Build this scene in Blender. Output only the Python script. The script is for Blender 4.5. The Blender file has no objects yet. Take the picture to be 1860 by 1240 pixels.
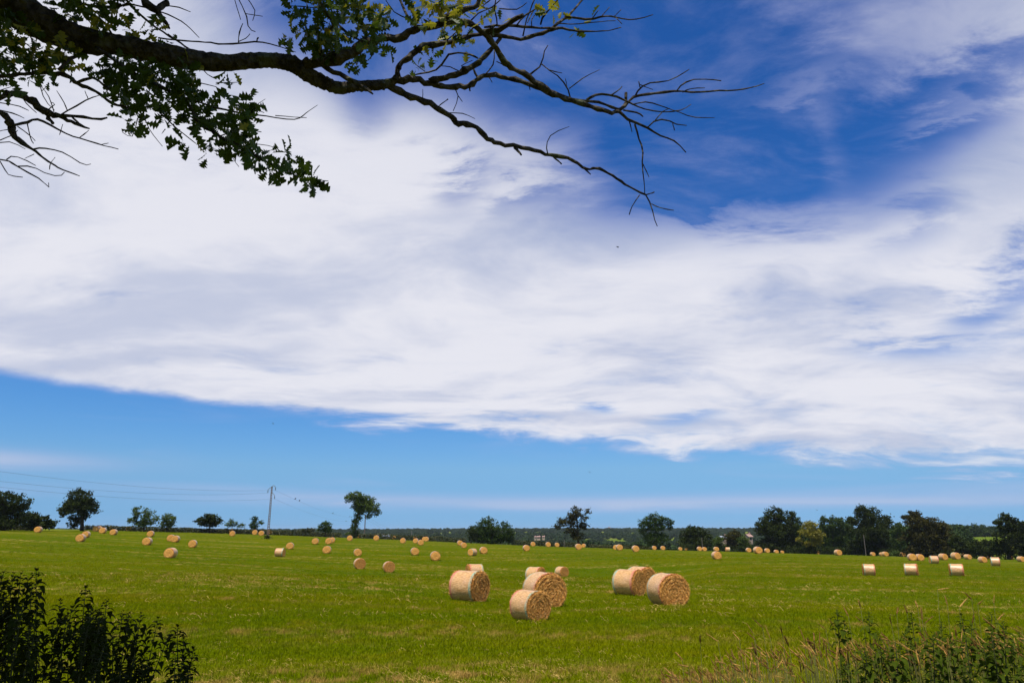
import bpy, math, random
import numpy as np
from mathutils import Vector, Matrix
random.seed(7)
R = np.random.default_rng(11)
S = bpy.context.scene
COL = S.collection
rad = math.radians

# ------------------------------------------------------------------ camera
F, HZ = 1300.0, 967.0                     # focal length in pixels of the 1860 px photograph, horizon row
PITCH = math.atan((HZ - 620) / F)
cam = bpy.data.cameras.new('camera')
camo = bpy.data.objects.new('camera', cam)
COL.objects.link(camo)
camo.rotation_euler = (math.pi / 2 + PITCH, 0, 0)
cam.sensor_width = 36.0
cam.lens = 36.0 * F / 1860.0
cam.clip_start, cam.clip_end = 0.05, 20000
S.camera = camo
cp, sp = math.cos(PITCH), math.sin(PITCH)


def ray(u, v):
    """direction of a point of the photograph, unit camera depth"""
    t = (620 - v) / F
    return np.array([(u - 930) / F, cp - t * sp, sp + t * cp])


# ------------------------------------------------------------------ sun, world, exposure
SUN_EL, SUN_AZ = 67.0, -160.0             # azimuth clockwise from +Y
sl = bpy.data.lights.new('sun', 'SUN')
sl.energy = 5.0
sl.angle = rad(0.5)
sl.color = (1.0, 0.95, 0.86)
so = bpy.data.objects.new('sun', sl)
COL.objects.link(so)
to_sun = Vector((math.sin(rad(SUN_AZ)) * math.cos(rad(SUN_EL)), math.cos(rad(SUN_AZ)) * math.cos(rad(SUN_EL)), math.sin(rad(SUN_EL))))
so.rotation_euler = to_sun.to_track_quat('Z', 'Y').to_euler()
S.view_settings.view_transform = 'Standard'
S.view_settings.look = 'None'
S.view_settings.exposure = 0.0
S.view_settings.gamma = 1.0
S.view_settings.use_curve_mapping = False


class NT:
    """small helper to write node trees"""
    def __init__(self, tree):
        self.t = tree

    def n(self, kind, **kw):
        nd = self.t.nodes.new(kind)
        for k, v in kw.items():
            setattr(nd, k, v)
        return nd

    def put(self, sock, v):
        if isinstance(v, (int, float)):
            sock.default_value = v
        elif isinstance(v, (tuple, list)):
            sock.default_value = v
        else:
            self.t.links.new(v, sock)

    def m(self, op, a, b=0.0, c=0.0, clamp=False):
        nd = self.n('ShaderNodeMath', operation=op, use_clamp=clamp)
        for s, v in zip(nd.inputs, (a, b, c)):
            self.put(s, v)
        return nd.outputs[0]

    def vm(self, op, a, b=(0, 0, 0)):
        nd = self.n('ShaderNodeVectorMath', operation=op)
        self.put(nd.inputs[0], a)
        self.put(nd.inputs[1], b)
        return nd.outputs[0]

    def noise(self, vec, scale, detail=4, rough=0.5, dist=0.0, lac=2.0):
        nd = self.n('ShaderNodeTexNoise')
        if vec is not None:
            self.put(nd.inputs['Vector'], vec)
        nd.inputs['Scale'].default_value = scale
        nd.inputs['Detail'].default_value = detail
        nd.inputs['Roughness'].default_value = rough
        nd.inputs['Lacunarity'].default_value = lac
        nd.inputs['Distortion'].default_value = dist
        return nd.outputs['Fac']

    def ss(self, x, a, b, lo=0.0, hi=1.0):
        nd = self.n('ShaderNodeMapRange', interpolation_type='SMOOTHSTEP')
        for i, v in enumerate((x, a, b, lo, hi)):
            self.put(nd.inputs[i], v)
        return nd.outputs[0]

    def lin(self, x, a, b, lo=0.0, hi=1.0):
        nd = self.n('ShaderNodeMapRange')
        for i, v in enumerate((x, a, b, lo, hi)):
            self.put(nd.inputs[i], v)
        return nd.outputs[0]

    def mix(self, f, a, b):
        nd = self.n('ShaderNodeMix', data_type='RGBA')
        self.put(nd.inputs[0], f)
        self.put(nd.inputs[6], a if not isinstance(a, tuple) else (*a, 1.0)[:4])
        self.put(nd.inputs[7], b if not isinstance(b, tuple) else (*b, 1.0)[:4])
        return nd.outputs[2]

    def comb(self, x, y, z):
        nd = self.n('ShaderNodeCombineXYZ')
        for s, v in zip(nd.inputs, (x, y, z)):
            self.put(s, v)
        return nd.outputs[0]

    def sep(self, v):
        nd = self.n('ShaderNodeSeparateXYZ')
        self.put(nd.inputs[0], v)
        return nd.outputs

    def mapping(self, v, loc=(0, 0, 0), rot=(0, 0, 0), scale=(1, 1, 1)):
        nd = self.n('ShaderNodeMapping')
        self.put(nd.inputs[0], v)
        nd.inputs[1].default_value = loc
        nd.inputs[2].default_value = rot
        nd.inputs[3].default_value = scale
        return nd.outputs[0]


def build_world():
    w = bpy.data.worlds.new('World')
    S.world = w
    w.use_nodes = True
    T = NT(w.node_tree)
    bg = w.node_tree.nodes['Background']
    STR = 0.1
    bg.inputs[1].default_value = STR
    sky = T.n('ShaderNodeTexSky', sky_type='NISHITA', sun_disc=False)
    sky.sun_elevation = rad(SUN_EL)
    sky.sun_rotation = rad(SUN_AZ)
    sky.air_density, sky.dust_density, sky.ozone_density = 1.0, 1.0, 1.0
    # deepen the blue (a polarised, saturated exposure)
    sc = T.n('ShaderNodeSeparateColor')
    T.put(sc.inputs[0], sky.outputs[0])
    cc = T.n('ShaderNodeCombineColor')
    for i, (g, e) in enumerate(((1.12, 1.9), (1.10, 1.36), (1.42, 1.10))):
        x = T.m('MULTIPLY', sc.outputs[i], STR)
        T.put(cc.inputs[i], T.m('MULTIPLY', T.m('POWER', x, e), g))
    blue = cc.outputs[0]
    tc = T.n('ShaderNodeTexCoord')
    d = T.vm('NORMALIZE', tc.outputs['Generated'])
    X, Y, Z = T.sep(d)
    T.put(sky.inputs[0], T.comb(X, Y, T.m('MAXIMUM', Z, 0.085)))          # the same pale air all along the horizon
    zc = T.m('MAXIMUM', Z, 0.0)
    az = T.m('ARCTAN2', X, Y)
    el = T.m('ARCSINE', Z)
    zz = T.m('ADD', zc, 0.16)
    P = T.comb(T.m('DIVIDE', X, zz), T.m('DIVIDE', Y, zz), 0.0)          # the cloud sheet seen from below
    # domain warp for wisps
    wn = T.n('ShaderNodeTexNoise')
    T.put(wn.inputs['Vector'], P)
    wn.inputs['Scale'].default_value = 0.9
    wn.inputs['Detail'].default_value = 3
    warp = T.vm('SUBTRACT', wn.outputs['Color'], (0.5, 0.5, 0.5))
    wsc = T.n('ShaderNodeVectorMath', operation='SCALE')
    T.put(wsc.inputs[0], warp)
    wsc.inputs['Scale'].default_value = 0.75
    PW = T.vm('ADD', P, wsc.outputs[0])
    P1 = T.mapping(PW, rot=(0, 0, rad(18)), scale=(1.0, 1.35, 1))
    nbig = T.noise(T.mapping(PW, loc=(3.1, 1.7, 0), rot=(0, 0, rad(12)), scale=(0.5, 1.0, 1)), 1.0, 3, 0.5)
    nfib = T.noise(P1, 2.0, 9, 0.61)
    nfin = T.noise(T.mapping(PW, rot=(0, 0, rad(-38)), scale=(1, 2.0, 1)), 3.6, 9, 0.66)
    # soft edges in direction space get a little turbulence
    turb = T.m('MULTIPLY', T.m('SUBTRACT', nfib, 0.5), 0.34)
    turb2 = T.m('MULTIPLY', T.m('SUBTRACT', nbig, 0.5), 0.16)
    azt = T.m('ADD', az, turb2)
    elt = T.m('ADD', el, T.m('ADD', T.m('MULTIPLY', turb, T.lin(el, 0.12, 0.5, 0.12, 0.75)), T.m('MULTIPLY', T.m('SUBTRACT', nfin, 0.5), T.lin(el, 0.12, 0.5, 0.0, 0.16))))

    def blob(a0, e0, ra, re, rot=0.0, gain=1.0):
        """a soft oval region of the sky round one direction"""
        dx = T.m('SUBTRACT', azt, a0)
        dy = T.m('SUBTRACT', elt, e0)
        c, s = math.cos(rot), math.sin(rot)
        px = T.m('ADD', T.m('MULTIPLY', dx, c / ra), T.m('MULTIPLY', dy, s / ra))
        py = T.m('ADD', T.m('MULTIPLY', dx, -s / re), T.m('MULTIPLY', dy, c / re))
        q = T.m('ADD', T.m('MULTIPLY', px, px), T.m('MULTIPLY', py, py))
        return T.m('MULTIPLY', T.m('POWER', 2.718, T.m('MULTIPLY', q, -1.0)), gain)

    # the broad sheet: its lower rim runs as one long line, hard on the clear strip below
    rim = T.m('ADD', T.m('MULTIPLY', az, -0.106), 0.123)
    azn = T.m('MINIMUM', az, 0.0)
    rim = T.m('ADD', rim, T.m('MULTIPLY', T.m('MULTIPLY', azn, azn), -0.045))
    rim = T.m('ADD', rim, T.m('MULTIPLY', T.m('SUBTRACT', nbig, 0.5), 0.012))
    above = T.m('SUBTRACT', el, rim)
    rimsoft = T.lin(az, -0.5, 0.4, 0.012, 0.034)
    rimmask = T.ss(T.m('ADD', above, T.m('MULTIPLY', T.m('SUBTRACT', nfib, 0.5), T.lin(az, -0.6, 0.0, 0.015, 0.10))), -0.004, rimsoft)
    # thinner and thicker regions
    spec = [
        (0.31, 0.565, 0.24, 0.115, 0.0, -0.74), (0.31, 0.435, 0.20, 0.045, 0.0, -0.20), (0.66, 0.45, 0.13, 0.10, 0.2, -0.22), (0.46, 0.485, 0.20, 0.075, 0.1, -0.60), (0.60, 0.475, 0.10, 0.05, 0.2, -0.30),
        (-0.235, 0.575, 0.055, 0.05, 0.3, -0.36), (-0.093, 0.487, 0.06, 0.035, 0.4, -0.48), (0.03, 0.575, 0.13, 0.05, 0.0, -0.36), (0.20, 0.50, 0.11, 0.065, 0.2, -0.42),
        (0.0, 0.452, 0.07, 0.025, 0.2, -0.28), (0.27, 0.427, 0.09, 0.013, -0.05, -0.45), (0.44, 0.41, 0.14, 0.035, -0.1, -0.26), (0.545, 0.355, 0.08, 0.025, 0.2, -0.28), (0.10, 0.42, 0.16, 0.05, 0.0, -0.12),
        (0.655, 0.285, 0.085, 0.035, 0.5, -0.66), (0.54, 0.218, 0.10, 0.016, -0.15, -0.52), (0.60, 0.25, 0.07, 0.02, -0.6, -0.25),
        (0.135, 0.168, 0.035, 0.009, 0.0, -0.62), (0.25, 0.150, 0.06, 0.010, 0.12, -0.55), (0.55, 0.087, 0.09, 0.006, 0, -0.25), (0.0, 0.15, 0.10, 0.008, -0.1, -0.28),
        (0.62, 0.585, 0.15, 0.085, 0.2, 0.48), (0.48, 0.655, 0.20, 0.05, -0.1, 0.62), (0.655, 0.40, 0.10, 0.09, 0.5, 0.25), (0.45, 0.49, 0.022, 0.07, 0.15, 0.34), (0.40, 0.562, 0.08, 0.020, 0.22, 0.50),
        (0.575, 0.475, 0.05, 0.012, 0.2, 0.36), (-0.45, 0.40, 0.4, 0.18, 0.0, 0.25), (-0.2, 0.28, 0.5, 0.09, 0.0, 0.3), (0.25, 0.30, 0.35, 0.06, 0.0, 0.10),
    ]
    bias = None
    for b in spec:
        v = blob(*b)
        bias = v if bias is None else T.m('ADD', bias, v)
    bias = T.m('ADD', bias, T.m('MULTIPLY', T.m('MULTIPLY', T.ss(elt, 0.52, 0.67), T.ss(az, -0.60, -0.30)), -0.85))
    # overhead and behind, unseen, the sheet is thinned to deep blue to dim the fill light
    bias = T.m('ADD', bias, T.m('MULTIPLY', T.ss(el, 0.70, 0.88), -0.75))
    bias = T.m('ADD', bias, T.m('MULTIPLY', T.ss(T.m('ABSOLUTE', az), 1.1, 2.0), -0.50))
    dens = T.m('ADD', T.m('ADD', T.m('MULTIPLY', T.m('SUBTRACT', nfib, 0.5), 1.35), T.m('MULTIPLY', T.m('SUBTRACT', nbig, 0.5), 0.8)), 0.86)
    dens = T.m('ADD', dens, T.m('MULTIPLY', T.m('SUBTRACT', nfin, 0.5), T.lin(el, 0.15, 0.5, 0.6, 1.25)))
    dens = T.m('ADD', dens, bias)
    sheet = T.m('MULTIPLY', T.ss(dens, -0.12, 1.0), rimmask)
    sheet = T.m('MULTIPLY', sheet, T.lin(el, 0.30, 0.55, 0.97, 0.93))
    veil = T.m('ADD', blob(0.48, 0.60, 0.28, 0.14, 0.0, 0.55), blob(0.20, 0.52, 0.2, 0.10, 0.0, 0.22))
    sheet = T.m('MULTIPLY', sheet, T.m('SUBTRACT', 1.0, veil))
    # low streaks of thin cirrus in the clear strip
    Pl = T.comb(T.m('MULTIPLY', az, 2.2), T.m('MULTIPLY', el, 26.0), 0.3)
    ns = T.noise(Pl, 1.6, 6, 0.55, 0.6)

    def band(e0, w, a0, ra, g):
        e = T.m('SUBTRACT', T.m('ADD', el, T.m('MULTIPLY', T.m('SUBTRACT', ns, 0.5), 0.012)), e0)
        x = T.m('DIVIDE', e, w)
        y = T.m('DIVIDE', T.m('SUBTRACT', az, a0), ra)
        q = T.m('ADD', T.m('MULTIPLY', x, x), T.m('MULTIPLY', y, y))
        return T.m('MULTIPLY', T.m('POWER', 2.718, T.m('MULTIPLY', q, -1.0)), g)
    low = band(0.080, 0.011, -0.66, 0.14, 0.85)
    for b in ((0.040, 0.009, 0.25, 0.50, 0.62), (0.034, 0.006, 0.35, 0.35, 0.35), (0.045, 0.007, -0.25, 0.16, 0.4), (0.055, 0.006, -0.42, 0.13, 0.3), (0.046, 0.008, -0.66, 0.15, 0.3), (0.052, 0.006, 0.62, 0.2, 0.35)):
        low = T.m('ADD', low, band(*b))
    low = T.m('MULTIPLY', low, T.ss(ns, 0.25, 0.7, 0.35, 1.0))
    low = T.m('MULTIPLY', low, T.m('SUBTRACT', 1.0, rimmask))
    thin = T.m('MULTIPLY', T.ss(ns, 0.5, 0.85), 0.13)
    low = T.m('MAXIMUM', low, T.m('MULTIPLY', thin, T.ss(el, 0.0, 0.05)))
    wisps = T.m('MULTIPLY', T.m('MULTIPLY', T.ss(T.m('ADD', T.m('MULTIPLY', nfin, 0.6), T.m('MULTIPLY', nfib, 0.4)), 0.42, 0.70), 0.24), T.ss(el, 0.28, 0.42))
    sheet = T.m('MAXIMUM', sheet, wisps)
    alpha = T.m('MAXIMUM', sheet, low, clamp=True)
    # cloud colour: white where thick and bright, lavender in its shaded folds
    nsh = T.noise(T.mapping(PW, loc=(8, 2, 0), rot=(0, 0, rad(10)), scale=(0.7, 1.6, 1)), 1.3, 5, 0.5)
    shade = T.ss(T.m('ADD', nsh, T.m('MULTIPLY', T.m('SUBTRACT', nfib, 0.5), 0.75)), 0.30, 0.64)
    c1 = T.mix(shade, (0.56, 0.60, 0.745), (0.82, 0.82, 0.885))
    ccol = T.mix(T.ss(sheet, 0.05, 0.75), (0.50, 0.52, 0.80), c1)
    ccol = T.mix(low, ccol, (0.58, 0.64, 0.78))
    out = T.mix(alpha, blue, ccol)
    sc2 = T.n('ShaderNodeVectorMath', operation='SCALE')
    T.put(sc2.inputs[0], out)
    sc2.inputs['Scale'].default_value = 1.0 / STR
    T.put(bg.inputs[0], sc2.outputs[0])


build_world()
#--SKYEND

# ------------------------------------------------------------------ mesh helpers
def new_mesh(name, verts, faces, mats, mat_idx=None, smooth=False):
    verts = np.asarray(verts, dtype=np.float32).reshape(-1, 3)
    me = bpy.data.meshes.new(name)
    if isinstance(faces, np.ndarray):
        nf, k = faces.shape
        me.vertices.add(len(verts))
        me.vertices.foreach_set('co', verts.ravel())
        me.loops.add(nf * k)
        me.loops.foreach_set('vertex_index', faces.astype(np.int32).ravel())
        me.polygons.add(nf)
        me.polygons.foreach_set('loop_start', np.arange(0, nf * k, k, dtype=np.int32))
        me.polygons.foreach_set('loop_total', np.full(nf, k, dtype=np.int32))
        me.update(calc_edges=True)
    else:
        me.from_pydata([tuple(map(float, v)) for v in verts], [], [tuple(map(int, f)) for f in faces])
        me.update()
    for m in (mats if isinstance(mats, (list, tuple)) else [mats]):
        me.materials.append(m)
    n = len(me.polygons)
    if mat_idx is not None:
        me.polygons.foreach_set('material_index', np.asarray(mat_idx, dtype=np.int32))
    if smooth:
        me.polygons.foreach_set('use_smooth', np.ones(n, dtype=bool))
    return me


def put(name, data, parent=None, loc=None, label=None, cat=None, group=None, kind=None):
    o = bpy.data.objects.new(name, data)
    COL.objects.link(o)
    if parent is not None:
        o.parent = parent
    if loc is not None:
        o.location = loc
    tag(o, label, cat, group, kind)
    return o


def tag(o, label=None, cat=None, group=None, kind=None):
    for k, v in (('label', label), ('category', cat), ('group', group), ('kind', kind)):
        if v:
            o[k] = v
    return o


class MB:
    """collects verts and faces of one part"""
    def __init__(self):
        self.v, self.f, self.mi = [], [], []
        self.n = 0

    def add(self, v, f, mi=0):
        v = np.asarray(v, float).reshape(-1, 3)
        self.v.append(v)
        for q in f:
            self.f.append(tuple(int(i) + self.n for i in q))
            self.mi.append(mi)
        self.n += len(v)

    def box(self, c, size, rot=None, mi=0):
        sx, sy, sz = (q / 2 for q in size)
        v = np.array([(x, y, z) for x in (-sx, sx) for y in (-sy, sy) for z in (-sz, sz)])
        if rot is not None:
            v = v @ np.array(rot).T
        self.add(v + np.array(c), [(0, 1, 3, 2), (4, 6, 7, 5), (0, 4, 5, 1), (2, 3, 7, 6), (0, 2, 6, 4), (1, 5, 7, 3)], mi)

    def tube(self, pts, radii, seg=8, jit=0.0, caps=True, mi=0, flat=1.0):
        pts = np.asarray(pts, float)
        n = len(pts)
        t = np.gradient(pts, axis=0)
        t /= np.linalg.norm(t, axis=1)[:, None] + 1e-9
        up = np.array([0.13, 0.31, 0.94])
        a = np.cross(t, up)
        a /= np.linalg.norm(a, axis=1)[:, None] + 1e-9
        b = np.cross(t, a)
        th = np.linspace(0, 2 * math.pi, seg, endpoint=False)
        rr = np.asarray(radii, float)[:, None] * (1 + (R.random((n, seg)) - 0.5) * 2 * jit)
        v = pts[:, None, :] + rr[..., None] * (np.cos(th)[None, :, None] * a[:, None, :] + flat * np.sin(th)[None, :, None] * b[:, None, :])
        f = []
        for i in range(n - 1):
            for j in range(seg):
                k = (j + 1) % seg
                f.append((i * seg + j, i * seg + k, (i + 1) * seg + k, (i + 1) * seg + j))
        if caps:
            f.append(tuple(range(seg))[::-1])
            f.append(tuple((n - 1) * seg + j for j in range(seg)))
        self.add(v.reshape(-1, 3), f, mi)

    def mesh(self, name, mats, smooth=False):
        return new_mesh(name, np.concatenate(self.v), self.f, mats, self.mi, smooth)


def smooth_path(pts, n):
    """Catmull-Rom through pts (any width of columns)"""
    p = np.asarray(pts, float)
    if len(p) < 3:
        t = np.linspace(0, 1, n)[:, None]
        return p[0] * (1 - t) + p[-1] * t
    q = np.vstack([2 * p[0] - p[1], p, 2 * p[-1] - p[-2]])
    out = []
    m = len(p) - 1
    for s in np.linspace(0, m - 1e-6, n):
        i = int(s)
        t = s - i
        a, b, c, d = q[i:i + 4]
        out.append(0.5 * ((2 * b) + (c - a) * t + (2 * a - 5 * b + 4 * c - d) * t * t + (3 * b - a - 3 * c + d) * t ** 3))
    return np.array(out)


def instancer(name, pts, rots, scales, protos, kind='stuff', label=None, mats=None):
    """ONE object of uncountable stuff: copies of a few small meshes on points"""
    me = bpy.data.meshes.new(name)
    me.vertices.add(len(pts))
    me.vertices.foreach_set('co', np.asarray(pts, np.float32).ravel())
    a = me.attributes.new('turn', 'FLOAT_VECTOR', 'POINT')
    a.data.foreach_set('vector', np.asarray(rots, np.float32).ravel())
    a = me.attributes.new('size', 'FLOAT', 'POINT')
    a.data.foreach_set('value', np.asarray(scales, np.float32).ravel())
    a = me.attributes.new('pick', 'INT', 'POINT')
    a.data.foreach_set('value', R.integers(0, len(protos), len(pts)).astype(np.int32))
    me.update()
    o = put(name, me, kind=kind, label=label)
    ng = bpy.data.node_groups.new(name + '_nodes', 'GeometryNodeTree')
    ng.interface.new_socket('Geometry', in_out='INPUT', socket_type='NodeSocketGeometry')
    ng.interface.new_socket('Geometry', in_out='OUTPUT', socket_type='NodeSocketGeometry')
    N, L = ng.nodes, ng.links
    gi, go = N.new('NodeGroupInput'), N.new('NodeGroupOutput')
    jn = N.new('GeometryNodeJoinGeometry')
    for p in reversed(protos):
        po = bpy.data.objects.new(name + '_source', p)
        oi = N.new('GeometryNodeObjectInfo')
        oi.inputs['Object'].default_value = po
        oi.inputs['As Instance'].default_value = True
        L.new(oi.outputs['Geometry'], jn.inputs[0])

    def attr(nm, ty):
        q = N.new('GeometryNodeInputNamedAttribute')
        q.data_type = ty
        q.inputs['Name'].default_value = nm
        return q.outputs['Attribute']
    ip = N.new('GeometryNodeInstanceOnPoints')
    L.new(gi.outputs[0], ip.inputs['Points'])
    L.new(jn.outputs[0], ip.inputs['Instance'])
    ip.inputs['Pick Instance'].default_value = True
    L.new(attr('pick', 'INT'), ip.inputs['Instance Index'])
    er = N.new('FunctionNodeEulerToRotation')
    L.new(attr('turn', 'FLOAT_VECTOR'), er.inputs[0])
    L.new(er.outputs[0], ip.inputs['Rotation'])
    L.new(attr('size', 'FLOAT'), ip.inputs['Scale'])
    L.new(ip.outputs[0], go.inputs[0])
    md = o.modifiers.new('scatter', 'NODES')
    md.node_group = ng
    return o


# ------------------------------------------------------------------ materials
def material(name):
    m = bpy.data.materials.new(name)
    m.use_nodes = True
    T = NT(m.node_tree)
    b = m.node_tree.nodes['Principled BSDF']
    b.inputs['Specular IOR Level'].default_value = 0.2
    return m, T, b


def geo_pos(T):
    return T.n('ShaderNodeNewGeometry').outputs['Position']


def obj_pos(T):
    return T.n('ShaderNodeTexCoord').outputs['Object']


def bump(T, b, h, strength=0.3, dist=0.02):
    nd = T.n('ShaderNodeBump')
    nd.inputs['Strength'].default_value = strength
    nd.inputs['Distance'].default_value = dist
    T.put(nd.inputs['Height'], h)
    T.put(b.inputs['Normal'], nd.outputs[0])


def plain(name, col, rough=0.8, var=0.25, scale=6.0):
    m, T, b = material(name)
    f = T.noise(obj_pos(T), scale, 5, 0.6)
    T.put(b.inputs['Base Color'], T.mix(T.ss(f, 0.3, 0.7), tuple(c * (1 - var) for c in col), tuple(c * (1 + var) for c in col)))
    b.inputs['Roughness'].default_value = rough
    return m


def field_patch(T, p):
    """how dry the sward is at a point of the field, 0 green .. 1 straw"""
    x, y, z = T.sep(p)
    p2 = T.comb(x, y, 0.0)
    big = T.noise(T.mapping(p2, rot=(0, 0, rad(6)), scale=(0.5, 1, 1)), 0.085, 4, 0.6)
    mid = T.noise(p2, 0.55, 4, 0.6)
    rows = T.noise(T.mapping(p2, rot=(0, 0, rad(4)), scale=(0.06, 0.5, 1)), 0.62, 4, 0.65)
    spots = T.noise(p2, 1.3, 4, 0.65)
    r = T.m('SQRT', T.m('ADD', T.m('MULTIPLY', x, x), T.m('MULTIPLY', y, y)))
    dist = T.ss(r, 16, 40)
    straw = T.m('MULTIPLY', T.ss(rows, 0.50, 0.62), T.ss(spots, 0.46, 0.66))
    straw = T.m('MULTIPLY', straw, T.lin(dist, 0, 1, 0.75, 1.0))
    return big, mid, straw, r, spots


def ground_material():
    m, T, b = material('field_grass')
    p = geo_pos(T)
    big, mid, straw, r, spots = field_patch(T, p)
    near = T.noise(p, 9.0, 4, 0.65)
    c = T.mix(T.ss(big, 0.34, 0.66), (0.068, 0.100, 0.0022), (0.102, 0.116, 0.0024))
    c = T.mix(T.ss(mid, 0.52, 0.74), c, (0.118, 0.124, 0.005))
    c = T.mix(T.m('MULTIPLY', T.ss(near, 0.55, 0.75), 0.55), c, (0.075, 0.11, 0.006))
    # mown verge close to the bank: dry, straw coloured
    verge = T.m('MULTIPLY', T.ss(T.m('ADD', r, T.m('MULTIPLY', mid, 4.0)), 20.0, 15.6), T.ss(spots, 0.47, 0.62))
    c = T.mix(T.m('MULTIPLY', verge, 0.75), c, (0.27, 0.155, 0.036))
    c = T.mix(T.m('MULTIPLY', straw, 0.85), c, (0.40, 0.265, 0.070))
    T.put(b.inputs['Base Color'], c)
    b.inputs['Roughness'].default_value = 0.9
    b.inputs['Specular IOR Level'].default_value = 0.0
    h = T.m('ADD', T.noise(p, 14.0, 3, 0.7), T.m('MULTIPLY', T.noise(p, 2.5, 3, 0.6), 1.5))
    bump(T, b, h, 0.8, 0.10)
    return m


def blade_material():
    m, T, b = material('grass_blade')
    p = geo_pos(T)
    big, mid, straw, r, spots = field_patch(T, p)
    oi = T.n('ShaderNodeObjectInfo')
    rnd = oi.outputs['Random']
    fine = T.noise(p, 30.0, 2, 0.5)
    c = T.mix(T.ss(big, 0.34, 0.66), (0.150, 0.200, 0.0010), (0.235, 0.230, 0.0014))
    c = T.mix(T.ss(mid, 0.52, 0.74), c, (0.30, 0.250, 0.007))
    c = T.mix(T.m('MULTIPLY', rnd, 0.45), c, (0.150, 0.215, 0.0010))
    verge = T.m('MULTIPLY', T.ss(T.m('ADD', r, T.m('MULTIPLY', mid, 4.0)), 20.0, 15.6), T.ss(spots, 0.47, 0.62))
    dry = T.m('MAXIMUM', T.m('MULTIPLY', verge, 0.95), straw)
    dry = T.m('MAXIMUM', dry, T.m('MULTIPLY', T.ss(fine, 0.62, 0.70), 0.45))
    c = T.mix(dry, c, (0.44, 0.275, 0.070))
    T.put(b.inputs['Base Color'], c)
    b.inputs['Roughness'].default_value = 0.6
    b.inputs['Specular IOR Level'].default_value = 0.0
    tr = T.n('ShaderNodeBsdfTranslucent')
    T.put(tr.inputs[0], c)
    mx = T.n('ShaderNodeMixShader')
    mx.inputs[0].default_value = 0.3
    out = m.node_tree.nodes['Material Output']
    m.node_tree.links.new(b.outputs[0], mx.inputs[1])
    m.node_tree.links.new(tr.outputs[0], mx.inputs[2])
    m.node_tree.links.new(mx.outputs[0], out.inputs[0])
    return m


def leaf_material(name, c0, c1, c2=None, scale=1.2, trans=0.25, rough=0.55, spec=0.25):
    """foliage: two greens in clumps, some leaves of a third colour, part of the light through the leaf"""
    m, T, b = material(name)
    p = geo_pos(T)
    f = T.noise(p, scale, 3, 0.6)
    g = T.noise(p, scale * 9, 2, 0.6)
    c = T.mix(T.ss(T.m('ADD', T.m('MULTIPLY', f, 0.6), T.m('MULTIPLY', g, 0.4)), 0.36, 0.64), c0, c1)
    if c2:
        c = T.mix(T.m('MULTIPLY', T.ss(g, 0.60, 0.72), 0.8), c, c2)
    T.put(b.inputs['Base Color'], c)
    b.inputs['Roughness'].default_value = rough
    b.inputs['Specular IOR Level'].default_value = spec
    if trans > 0:
        tr = T.n('ShaderNodeBsdfTranslucent')
        T.put(tr.inputs[0], T.mix(0.5, c, tuple(min(1, q * 1.6) for q in c1)))
        mx = T.n('ShaderNodeMixShader')
        mx.inputs[0].default_value = trans
        out = m.node_tree.nodes['Material Output']
        m.node_tree.links.new(b.outputs[0], mx.inputs[1])
        m.node_tree.links.new(tr.outputs[0], mx.inputs[2])
        m.node_tree.links.new(mx.outputs[0], out.inputs[0])
    return m


def bark_material(name, dark, light, scale=10.0, moss=(0.10, 0.11, 0.05)):
    m, T, b = material(name)
    p = obj_pos(T)
    a = T.noise(p, scale, 6, 0.65, 0.4)
    v = T.n('ShaderNodeTexVoronoi')
    T.put(v.inputs['Vector'], p)
    v.inputs['Scale'].default_value = scale * 2.2
    l = T.noise(p, scale * 0.5, 4, 0.6)
    c = T.mix(T.ss(a, 0.35, 0.65), dark, light)
    c = T.mix(T.m('MULTIPLY', T.ss(l, 0.55, 0.68), 0.7), c, moss)
    T.put(b.inputs['Base Color'], c)
    b.inputs['Roughness'].default_value = 0.9
    bump(T, b, T.m('ADD', a, T.m('MULTIPLY', v.outputs['Distance'], 0.8)), 1.0, 0.06)
    return m


def net_material():
    """pale net wrap over straw: fine mesh, straw showing through"""
    m, T, b = material('net_wrap_over_straw')
    p = obj_pos(T)
    f = T.noise(T.mapping(p, scale=(1.0, 3.0, 3.0)), 9.0, 6, 0.7)
    g = T.noise(p, 34.0, 3, 0.6)
    k = T.noise(p, 2.2, 3, 0.6)
    c = T.mix(T.ss(f, 0.34, 0.66), (0.44, 0.215, 0.055), (0.75, 0.45, 0.185))
    c = T.mix(T.m('MULTIPLY', T.ss(g, 0.56, 0.70), 0.65), c, (0.30, 0.165, 0.065))
    c = T.mix(T.m('MULTIPLY', T.ss(k, 0.45, 0.7), 0.4), c, (0.60, 0.37, 0.24))
    T.put(b.inputs['Base Color'], c)
    b.inputs['Roughness'].default_value = 0.36
    b.inputs['Specular IOR Level'].default_value = 0.6
    bump(T, b, T.m('ADD', f, T.m('MULTIPLY', g, 0.6)), 0.6, 0.02)
    return m


def band_material(name, col):
    m, T, b = material(name)
    p = obj_pos(T)
    f = T.noise(T.mapping(p, scale=(5.0, 1.0, 1.0)), 8.0, 5, 0.7)
    g = T.noise(p, 3.0, 4, 0.6)
    c = T.mix(T.ss(T.m('ADD', T.m('MULTIPLY', f, 0.6), T.m('MULTIPLY', g, 0.4)), 0.40, 0.66), col, (0.58, 0.33, 0.15))
    T.put(b.inputs['Base Color'], c)
    b.inputs['Roughness'].default_value = 0.42
    b.inputs['Specular IOR Level'].default_value = 0.45
    bump(T, b, f, 0.5, 0.02)
    return m


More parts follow.
